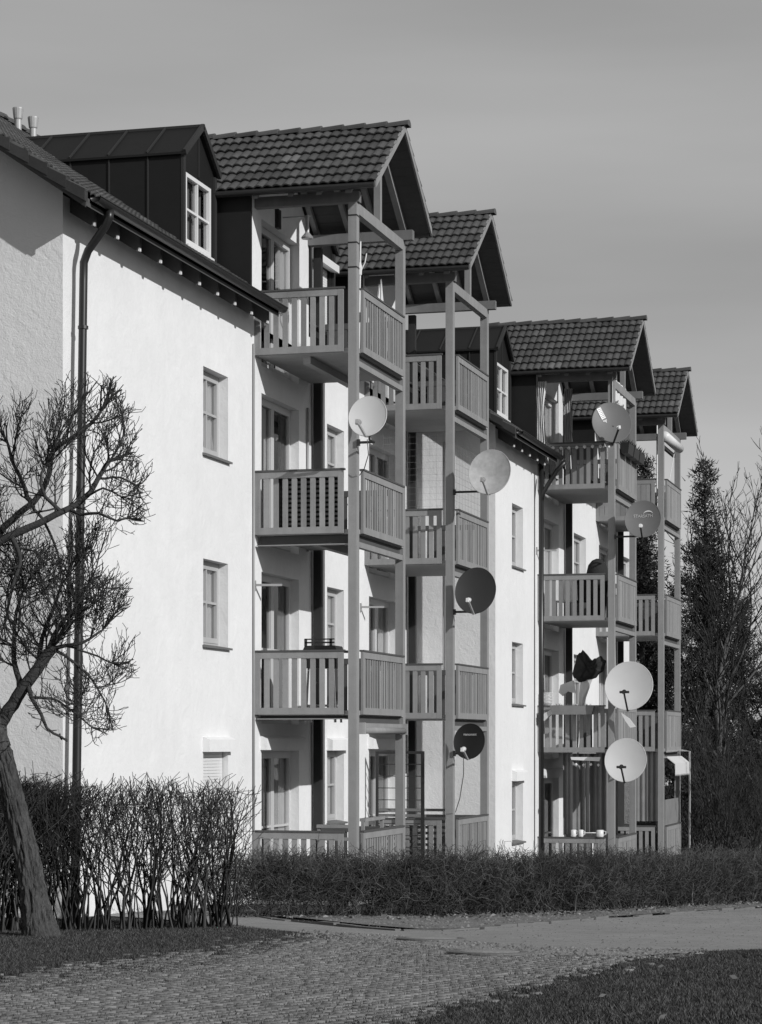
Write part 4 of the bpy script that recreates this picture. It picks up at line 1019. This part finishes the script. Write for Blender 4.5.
b = MB()
for k in range(22):
    y = -1.25+2.6*k/22; b.add([(.20,y,-.17),(.20,y+2.6/22,-.17),(.20,y+2.6/22,-.40),(.20,y+1.3/22,-.46),(.20,y,-.40)], [(0,1,2,3,4)])
b.build('valance', 'white', rt)
b = MB(); b.tube([(.0,-1.3,.14),(.0,1.36,.16),(.20,1.38,.14),(.20,1.38,-2.3)], .026, 6); b.build('frame', 'zinc', rt)
b = MB(); b.box(Xb-.07,Xb-.05,56.85,59.2,-2.0,-1.38); single('wind_screen', b, 'fabric_grey', 'dark glazed wind screen above the farthest terrace rail', 'screen')
b = MB()
for k in range(50):
    p = Vector((Xb-.2,57.7,-.95))+Vector((random.uniform(-.1,.1),random.uniform(-.5,.6),random.uniform(-.12,.12))); a = Vector((random.uniform(-.05,.05),random.uniform(-.08,.08),random.uniform(-.05,.05))); b.add([p, p+a, p+a.cross(Vector((1,0,.3))).normalized()*.07], [(0,1,2)])
single('bouquet', b, 'white', 'pale bunch of flowers behind the farthest terrace screen', 'flowers')

# ------------------------------------------------------------------ woody plants
def grow(attr, nodes, parent, step=.05, di=.7, kill=.07, iters=140, jit=.25, rng=None, up=0.0):
    """space colonisation: attractors (n,3), nodes list, parent list"""
    A = attr.copy(); N = [np.array(p) for p in nodes]; P = list(parent)
    Na = np.array(N); dist = np.full(len(A), 1e9); near = np.zeros(len(A), int)
    DR = {}
    def upd(start):
        nonlocal dist, near
        Q = np.array(N[start:]); 
        for c0 in range(0, len(Q), 400):
            q = Q[c0:c0+400]; D = np.linalg.norm(A[:, None, :]-q[None], axis=2); j = D.argmin(1); d = D[np.arange(len(A)), j]
            m_ = d < dist; dist[m_] = d[m_]; near[m_] = j[m_]+start+c0
    upd(0)
    for it in range(iters):
        act = dist < di
        if not act.any(): break
        idx = near[act]; vec = A[act]-np.array(N)[idx]; vec /= np.linalg.norm(vec, axis=1)[:, None]+1e-9
        uq, inv = np.unique(idx, return_inverse=True); sm = np.zeros((len(uq), 3)); np.add.at(sm, inv, vec)
        sm /= np.linalg.norm(sm, axis=1)[:, None]+1e-9; sm += rng.normal(0, jit, sm.shape); sm[:, 2] += up; sm /= np.linalg.norm(sm, axis=1)[:, None]
        st = len(N)
        for u, s_ in zip(uq, sm):
            pv = DR.get(int(u)); d_ = s_*.55+(pv if pv is not None else s_*.5)*.75; d_ = d_/np.linalg.norm(d_); N.append(N[u]+d_*step); P.append(int(u)); DR[len(N)-1] = d_
        upd(st)
        keep = dist > kill; A = A[keep]; dist = dist[keep]; near = near[keep]
        if len(A) == 0: break
    return np.array(N), np.array(P)
def pipe_radii(N, P, r0, pw, rmax, fixed=None):
    n = len(N); acc = np.zeros(n); 
    for i in range(n-1, 0, -1):
        if acc[i] == 0: acc[i] = r0**pw
        acc[P[i]] += acc[i]
    r_ = np.minimum(acc**(1/pw), rmax)
    return r_
# --- foreground tree, local frame u (right), d (away), v (up); about 98 px per metre in the photograph
def near_tree():
    base = Vector((-9.60, 22.25, zg(22.2))); ru = Vector((math.cos(TH), math.sin(TH), 0)); rd = Vector((-math.sin(TH), math.cos(TH), 0))
    s_ = 98.0; rng = np.random.default_rng(5)
    def W(px, py, d=0): return np.array(base + ru*((px-38)/s_) + rd*d + Vector((0,0,(938-py)/s_)))
    rt = empty('bare_tree', base, 'bare leaning tree with rough trunk and curly twigs at the left edge, before the gable', 'tree')
    from mathutils import noise as mn
    cen = [W(40,950),W(40,936),W(36,915),W(32,890),W(27,862),W(20,832),W(12,800),W(4,768),W(-4,738),W(-9,712),W(-12,690)]; rr = [.25,.195,.155,.140,.132,.127,.122,.12,.12,.11,.08]
    nr_, nc_ = 150, 72; V = []
    for i in range(nr_+1):
        t_ = i/nr_*(len(cen)-1); j = min(int(t_), len(cen)-2); f = t_-j; c = cen[j]*(1-f)+cen[j+1]*f; r_ = rr[j]*(1-f)+rr[j+1]*f; hgt = t_/(len(cen)-1)
        for k in range(nc_):
            a = 2*math.pi*k/nc_; q = Vector((math.cos(a)*2.6, math.sin(a)*2.6, hgt*7)); ridge = 1-abs(mn.noise(q*1.9))*3.0; fine_ = mn.noise(q*6)
            lob = .10*math.sin(a*5+.7)*max(0, .25-hgt)*4 + .03*math.sin(a*3+hgt*5)
            R_ = r_*(1+lob)+.024*ridge+.012*fine_-.016; V.append(Vector(c)+Vector(ru)*math.cos(a)*R_+Vector(rd)*math.sin(a)*R_)
    F = [(i*nc_+k, i*nc_+(k+1) % nc_, (i+1)*nc_+(k+1) % nc_, (i+1)*nc_+k) for i in range(nr_) for k in range(nc_)]
    npmesh('trunk', [tuple(v) for v in V], F, 'bark', rt, smooth=True)
    limbs = [([(-6,735,0),(8,712,.0),(22,692,-.05),(38,670,-.08),(55,648,-.1)], .072, .055),
             ([(-8,730,0),(-25,690,.1),(-38,640,.1),(-36,595,.05),(-22,560,0),(0,543,-.05),(30,530,-.1),(62,515,-.1),(85,500,-.05),(98,480,0),(108,462,.05)], .075, .022),
             ([(-36,610,.05),(-26,570,.25),(-6,532,.3),(14,512,.3),(34,495,.28),(45,472,.25),(50,450,.22),(64,440,.2),(82,428,.2),(98,410,.2)], .05, .016),
             ([(24,503,.3),(18,480,.3),(8,462,.35),(2,440,.35)], .028, .014),
             ([(62,515,-.1),(48,500,-.2),(44,488,-.25),(48,470,-.25)], .022, .012),
             ([(75,518,-.1),(100,516,-.15),(118,524,-.2),(128,522,-.2)], .018, .010),
             ([(10,536,-.08),(22,560,-.1),(14,590,-.15),(8,625,-.2)], .025,.012),
             ([(28,684,-.05),(34,700,-.2),(44,716,-.25),(50,730,-.25),(62,738,-.2)], .026, .012),
             ([(48,655,-.1),(58,630,-.05),(74,610,.0),(88,585,0)], .03, .012),
             ([(50,652,-.1),(66,648,-.15),(84,645,-.2),(105,632,-.2)], .025, .010),
             ([(40,668,-.08),(40,640,.1),(50,610,.2),(58,585,.2)], .03, .012),
             ([(22,692,-.05),(12,660,.1),(12,620,.2),(20,590,.2)], .035, .012),
             ([(52,650,-.1),(72,662,-.05),(92,682,.0),(106,706,.05)], .018, .008), ([(34,700,-.2),(52,700,-.1),(72,712,0),(90,728,.05)], .016, .008), ([(70,648,-.15),(90,655,-.1),(112,664,-.1)], .012, .008), ([(98,480,0),(118,478,.1),(134,486,.1)], .014, .008), ([(85,500,-.05),(104,492,-.15),(122,500,-.2)], .013, .008), ([(24,503,.3),(40,520,.2),(52,545,.15),(60,570,.1)], .018, .009)]
    nodes = []; par = []; minr = {}; LT = MB()
    def addn(p, q, r_): nodes.append(p); par.append(q); minr[len(nodes)-1] = r_; return len(nodes)-1
    addn(W(-6,735,0), 0, .11)
    for pts, ra, rb in limbs:
        q = [W(*p) for p in pts]; Nn = np.array(nodes); prev = int(np.linalg.norm(Nn-q[0], axis=1).argmin()); tot = sum(np.linalg.norm(q[i+1]-q[i]) for i in range(len(q)-1)); run = 0
        seq = [(nodes[prev], ra)]
        for i in range(len(q)-1):
            p0 = q[max(i-1,0)]; p1 = q[i]; p2 = q[i+1]; p3 = q[min(i+2,len(q)-1)]; L_ = np.linalg.norm(p2-p1); k = max(1, int(L_/.07))
            for j in range(1, k+1):
                t_ = j/k; p = .5*((2*p1)+(-p0+p2)*t_+(2*p0-5*p1+4*p2-p3)*t_*t_+(-p0+3*p1-3*p2+p3)*t_**3); run += L_/k
                prev = addn(p+rng.normal(0,.004,3), prev, ra+(rb-ra)*min(1, run/tot)); seq.append((nodes[-1], minr[prev]))
        LT.tube([q_[0] for q_ in seq], [q_[1] for q_ in seq], 12)
    nl = len(nodes)
    clumps = [(72,418,42,30),(95,402,26,18),(112,430,24,20),(30,432,32,28),(20,475,34,30),(60,455,22,16),(117,488,26,45),(100,470,20,26),(118,530,24,24),(88,540,24,22),(55,500,25,22),(12,565,36,46),(40,590,30,40),(72,590,24,30),(100,612,28,36),(108,660,22,32),(78,655,30,35),(30,640,30,40),(95,700,16,38),(62,705,30,28),(20,715,26,14),(-20,520,40,60),(-20,640,40,70),(-25,440,30,40)]
    CL = np.array(clumps, float); b3 = np.array(base); ru3 = np.array(ru); rd3 = np.array(rd)
    def inside(p):
        q = p-b3; px = 38+(q@ru3)*s_; py = 938-q[2]*s_; dd = abs(q@rd3)
        return dd < .62 and (((px-CL[:,0])/(CL[:,2]+3))**2+((py-CL[:,1])/(CL[:,3]+3))**2).min() < .93+.32*math.sin(px*.23+py*.11)*math.sin(py*.19-px*.07+1)
    LT.build('limbs', 'limb', rt, True)
    SA = []; SB = []; Sa = []; Sb = []
    def twig(p, d, L_, r_, lv):
        n = max(3, int(L_/.045)); side = 1; miss = 0; mx = int(rng.integers(0, 3))
        cu = rng.normal(0, .05, 3); ax = rng.normal(size=3); ax -= d*(ax@d); ax /= np.linalg.norm(ax)+1e-9
        for i in range(n):
            d = d+cu+rng.normal(0, .09, 3); d[2] += .055+.02*lv; d /= np.linalg.norm(d); e = p+d*L_/n
            if lv > 0 and not inside(e): miss += 1
            if miss > mx: break
            rr2 = max(r_*(1-.6/n), .0030); SA.append(p); SB.append(e); Sa.append(r_); Sb.append(rr2)
            if lv < 4 and i > 0 and rng.random() < (.0, .80, .80, .62)[lv]:
                side = -side; k = side*rng.uniform(.5, .95); nd = d+ax*k+np.array([0,0,.12])+rng.normal(0,.15,3); nd /= np.linalg.norm(nd); twig(e, nd, L_*rng.uniform(.38,.62), max(rr2*.66, .0030), lv+1)
            p, r_ = e, rr2
    Nn = np.array(nodes)
    for i in range(1, nl):
        r_ = minr[i]
        if not inside(Nn[i]) or r_ > .062: continue
        tdir = Nn[i]-Nn[par[i]]; tdir /= np.linalg.norm(tdir)+1e-9
        for _ in range(1 if r_ > .03 else 2):
            if rng.random() < .31:
                v = rng.normal(size=3); v[2] += .35; v -= tdir*(v@tdir); v /= np.linalg.norm(v); d = v*.9+tdir*.55; d /= np.linalg.norm(d); twig(Nn[i], d, rng.uniform(.30,.70), min(r_*.5, .011), 1)
    # ends of the limbs run on into fans
    kids = set(par)
    for i in range(1, nl):
        if i not in kids:
            tdir = Nn[i]-Nn[par[i]]; tdir /= np.linalg.norm(tdir)+1e-9
            for _ in range(6): d = tdir+rng.normal(0, .45, 3); d /= np.linalg.norm(d); twig(Nn[i], d, rng.uniform(.35,.65), min(minr[i]*.8, .012), 1)
    print('twigs', len(SA))
    segmesh('crown', SA, SB, Sa, Sb, 'twig', rt, 4)
    adopt(rt)
near_tree()

# --- hedges: upright shoots that fork
def hedge(name, path, height, width, nst, label, levels=3, lean=.25, stem_r=.010, twigs=1.0, base_bare=.25, tonev=(.5,1.8), m='hedge', seed=1, fine=.0022, topj=.06, hfun=None, wob=.13, spr=(.35,.9)):
    rng = np.random.default_rng(seed); path = np.array(path, float); seg = np.linalg.norm(np.diff(path, axis=0), axis=1); cum = np.concatenate([[0], np.cumsum(seg)]); Ltot = cum[-1]
    A = []; B = []; ra = []; rb = []; T = []
    for s_ in np.sort(rng.random(nst))*Ltot:
        i = min(len(seg)-1, np.searchsorted(cum, s_)-1) if s_ > 0 else 0; i = max(i, 0); t_ = (s_-cum[i])/seg[i]; p2 = path[i]+(path[i+1]-path[i])*t_; dr = (path[i+1]-path[i])/seg[i]; nr = np.array([-dr[1], dr[0]])
        off = rng.normal(0, width*.22); p = np.array([p2[0]+nr[0]*off, p2[1]+nr[1]*off, 0]); p[2] = zg(p[1])-.02
        H_ = height*(1+rng.normal(0, topj*.7)) * (hfun(s_/Ltot) if hfun else 1); top = p[2]+H_; tone = rng.uniform(*tonev)
        d = np.array([rng.normal(0, lean*.6), rng.normal(0, lean*.6), 1.]); stack = [(p, d/np.linalg.norm(d), stem_r*rng.uniform(.5,1.4), 0)]
        while stack:
            q, d, r_, lv = stack.pop()
            steps = rng.integers(4, 8)
            L_ = H_*(.12 if lv == 0 else .075*rng.uniform(.7,1.3))
            for k in range(steps if lv else 9):
                d2 = d+rng.normal(0, wob+.05*lv, 3); d2[2] += .06; d2 /= np.linalg.norm(d2); e = q+d2*L_
                offc = (e[:2]-p2)@nr
                if e[2] > top+rng.normal(0, topj*H_*.6): break
                if abs(offc) > width*.55: break
                if (e[:2]-path[-1])@(path[-1]-path[-2])/np.linalg.norm(path[-1]-path[-2]) > .12: break
                r2 = max(r_*.86, fine); A.append(q); B.append(e); ra.append(r_); rb.append(r2); T.append(tone*rng.uniform(.8,1.2))
                if lv < levels and e[2]-p[2] > base_bare*H_*(.6+.8*rng.random()) and rng.random() < (.62 if lv < 2 else .5)*twigs:
                    a = rng.random()*2*math.pi; sp = rng.uniform(*spr); nd = d2*.8+np.array([math.cos(a)*sp, math.sin(a)*sp, rng.uniform(.0,.5)]); nd /= np.linalg.norm(nd); stack.append((e, nd, max(r2*.62, fine), lv+1))
                q, d, r_ = e, d2, r2
    return segmesh(name, A, B, ra, rb, m, None, 3, np.array(T))
th = hedge('tall_hedge', [(-12.6,20.2),(-11.2,22.3),(-10.4,23.3),(-9.7,24.1),(-9.2,24.7),(-8.62,25.75)], 1.64, .70, 340, '', levels=3, lean=.10, stem_r=.018, twigs=.80, base_bare=.18, seed=3, fine=.0034, tonev=(.35,1.9), topj=.05)
tag(th, 'tall bare hedge of upright shoots in front of the white wall at the left', 'hedge')
th2 = hedge('dense_hedge', [(-13.2,21.8),(-11.9,23.2),(-11.15,24.2),(-10.5,24.9)], 1.62, .8, 170, '', levels=4, lean=.4, stem_r=.010, twigs=1.0, base_bare=.05, seed=4, fine=.003, tonev=(.4,1.3))
tag(th2, 'denser tangled hedge behind the leaning tree trunk', 'hedge')
lh = hedge('low_hedge', [(-9.9,28.6),(-8.9,29.35),(-7.84,30.3),(-6.82,31.9),(-6.1,34.0),(-5.44,36.6),(-4.75,38.6),(-4.14,40.8),(-3.4,43.2),(-2.6,45.6)], .82, .95, 1500, '', levels=3, lean=.5, stem_r=.0065, twigs=.9, base_bare=.10, seed=6, fine=.0028, tonev=(.4,3.2), topj=.15, wob=.24, spr=(.6,1.6))
tag(lh, 'low dense trimmed hedge running along the lane in front of the balconies', 'hedge')

# --- bare young tree and thicket at the right
def bare(base, height, spread, seed, m='twig', lean=(0,0), levels=5, r0=.09, kids=(3,5)):
    rng = np.random.default_rng(seed); A = []; B = []; ra = []; rb = []
    def br(p, d, L_, r_, lv):
        n = max(3, int(L_/.35)); q = p; kk = []
        for i in range(n):
            d = d+rng.normal(0, .07+.03*lv, 3)+np.array([0,0,.10 if lv else .02]); d = d/np.linalg.norm(d); e = q+d*L_/n; r2 = r_*(1-.75*(i+1)/n)+.004
            A.append(q); B.append(e); ra.append(r_*(1-.75*i/n)+.004); rb.append(r2); kk.append((e, d, r2, (i+1)/n)); q = e
        if lv < levels:
            for (e, dd, r2, f) in kk:
                if f < (.22 if lv == 0 else .15): continue
                for _ in range(int(rng.integers(1, 3) if lv < 1 else (rng.integers(0, 3) if lv < 3 else 0))):
                    a = rng.random()*2*math.pi; sp = rng.uniform(.6,1.1)*spread; nd = dd+np.array([math.cos(a)*sp, math.sin(a)*sp, .25]); nd /= np.linalg.norm(nd)
                    br(e, nd, L_*rng.uniform(.32,.52)*(1.15-.5*f), max(r2*.55, .006), lv+1)
    br(np.array(base, float), np.array([lean[0], lean[1], 1.]), height, r0, 0)
    return A, B, ra, rb
def bare_tree(name, x, y, h, spread, seed, label, r0=.09, levels=3, m='twig', grp=None, trunkm='twig_pale', thr=.03, lean=(0,0)):
    A, B, ra, rb = bare((x, y, zg(y)-.05), h, spread, seed, r0=r0, levels=levels, lean=lean); A, B, ra, rb = map(np.array, (A, B, ra, rb)); k = ra > thr
    rt = empty(name, (x, y, zg(y)), label, 'tree', grp)
    segmesh('trunk', A[k], B[k], ra[k], rb[k], trunkm, rt, 7)
    segmesh('crown', A[~k], B[~k], np.maximum(ra[~k], .006), np.maximum(rb[~k], .006), m, rt, 3); adopt(rt)
bare_tree('young_tree', -8.30, 68.0, 9.7, .95, 12, 'slender leafless young tree with upswept branches, right of the farthest balcony', r0=.10)
bare_tree('young_tree', -7.7, 74.0, 7.8, 1.0, 21, 'thin leafless tree cut by the right edge of the picture', r0=.07)
def shrub(x, y, h, n, seed, label):
    rng = np.random.default_rng(seed); A = []; B = []; ra = []; rb = []
    for i in range(n):
        a = rng.random()*2*math.pi; d = rng.random()*.5; q = bare((x+d*math.cos(a), y+d*math.sin(a), zg(y)-.05), h*rng.uniform(.6,1.05), 1.0, seed*100+i, r0=.02, levels=3, lean=(rng.normal(0,.4), rng.normal(0,.4)))
        A += q[0]; B += q[1]; ra += q[2]; rb += q[3]
    o = segmesh('bush', A, B, np.maximum(ra, .006), np.maximum(rb, .006), 'twig' if seed % 2 else 'hedge', None, 3); tag(o, label, 'bush', 'leafless bushes right of the row')
for i, (x, y, h, n) in enumerate([(-8.6,60.5,1.9,7),(-7.5,61.5,3.3,8),(-6.7,60.0,3.6,8),(-7.9,65.0,4.2,8),(-6.6,66,4.4,8),(-5.4,61.0,3.4,7),(-8.8,67.5,4.0,7)]):
    shrub(x, y, h, n, 31+i, ['small twiggy bush tight against the farthest balcony corner','pale twiggy bush just right of the small white awning','dense dark bush right of the pale twiggy one, near the frame edge','tall dark bush behind the young tree\'s trunk','tall bush low at the right edge behind the thicket','leafless bush at the right edge above the low hedge','bushes\' farthest shrub showing between post and young tree'][i])

# --- conifers
def conifer(x, y, h, rad, seed, label, n=1500, dens=9, base=.05, sc=1.0):
    rng = np.random.default_rng(seed); z0 = zg(y); rt = empty('pine_tree', (x, y, z0), label, 'pine tree', 'dark conifers behind the row')
    b = MB(); b.tube([(x,y,z0-.1),(x+.05,y,z0+h*.5),(x,y,z0+h*.97)], [h*.018,h*.012,.02], 8); b.build('trunk', 'bark', rt)
    A = []; B = []; C = []
    nb = int(h*9); a_s = seed*2.1
    V = []; T = []
    for i in range(nb):
        f = base+(1-base)*(i+rng.random())/nb; L_ = rad*((1-f)**.95)*rng.uniform(.45,1.15)*(1+.35*math.sin(a_s+f*9))+.15; a = rng.random()*2*math.pi; d = np.array([math.cos(a), math.sin(a), rng.uniform(-.05,.45)+f*.4]); d /= np.linalg.norm(d)
        p = np.array([x, y, z0+h*f]); e = p+d*L_; A.append(p); B.append(e)
        k = max(3, int(L_/.16)); tone = rng.uniform(.5,1.6)
        for j in range(k):
            t_ = .25+.8*j/k; c = p+d*L_*t_+rng.normal(0,.11,3); 
            for g_ in range(int(dens*3.2)):
                v1 = rng.normal(size=3); v1[2] = abs(v1[2])*.8+.1; v1 /= np.linalg.norm(v1); ln = rng.uniform(.12,.24); s_ = np.cross(v1, rng.normal(size=3)); s_ /= np.linalg.norm(s_); c2 = c+rng.normal(0,.11,3)
                V += [c2-s_*.022, c2+s_*.022, c2+v1*ln]; T.append(tone*rng.uniform(.6,1.4))
    segmesh('branches', A, B, np.full(len(A), .03), np.full(len(A), .01), 'bark', rt, 3)
    npmesh('crown', V, np.arange(len(V)).reshape(-1, 3), 'needle', rt, T); adopt(rt)
conifer(-9.35, 74.0, 12.4, 2.3, 1, 'tall dark pine whose tip rises just right of the farthest tower', dens=8)
conifer(-11.6, 76.0, 12.8, 2.4, 2, 'dark pine seen through the farthest top balcony opening', dens=10)
conifer(-9.95, 80.0, 10.3, 2.6, 3, 'broad lower pine behind the slender young tree', dens=9)
conifer(-10.9, 71.0, 9.6, 3.2, 4, 'bushy pine filling the gaps between the farthest posts', dens=12)
conifer(-13.4, 78.0, 11.0, 2.6, 5, 'dark pine hidden mostly behind the farther block', dens=8)
conifer(-8.9, 92.0, 8.2, 3.0, 6, 'low far conifer at the right edge beyond the bushes', dens=10)
conifer(-10.5, 95.0, 9.2, 3.2, 7, 'far rounded conifer left of the one at the right edge', dens=10)
conifer(-3.5, 96.0, 7.9, 2.8, 8, 'far conifer standing beyond the right edge of the picture', dens=6)
for bb in (bA, bB): adopt(bb)
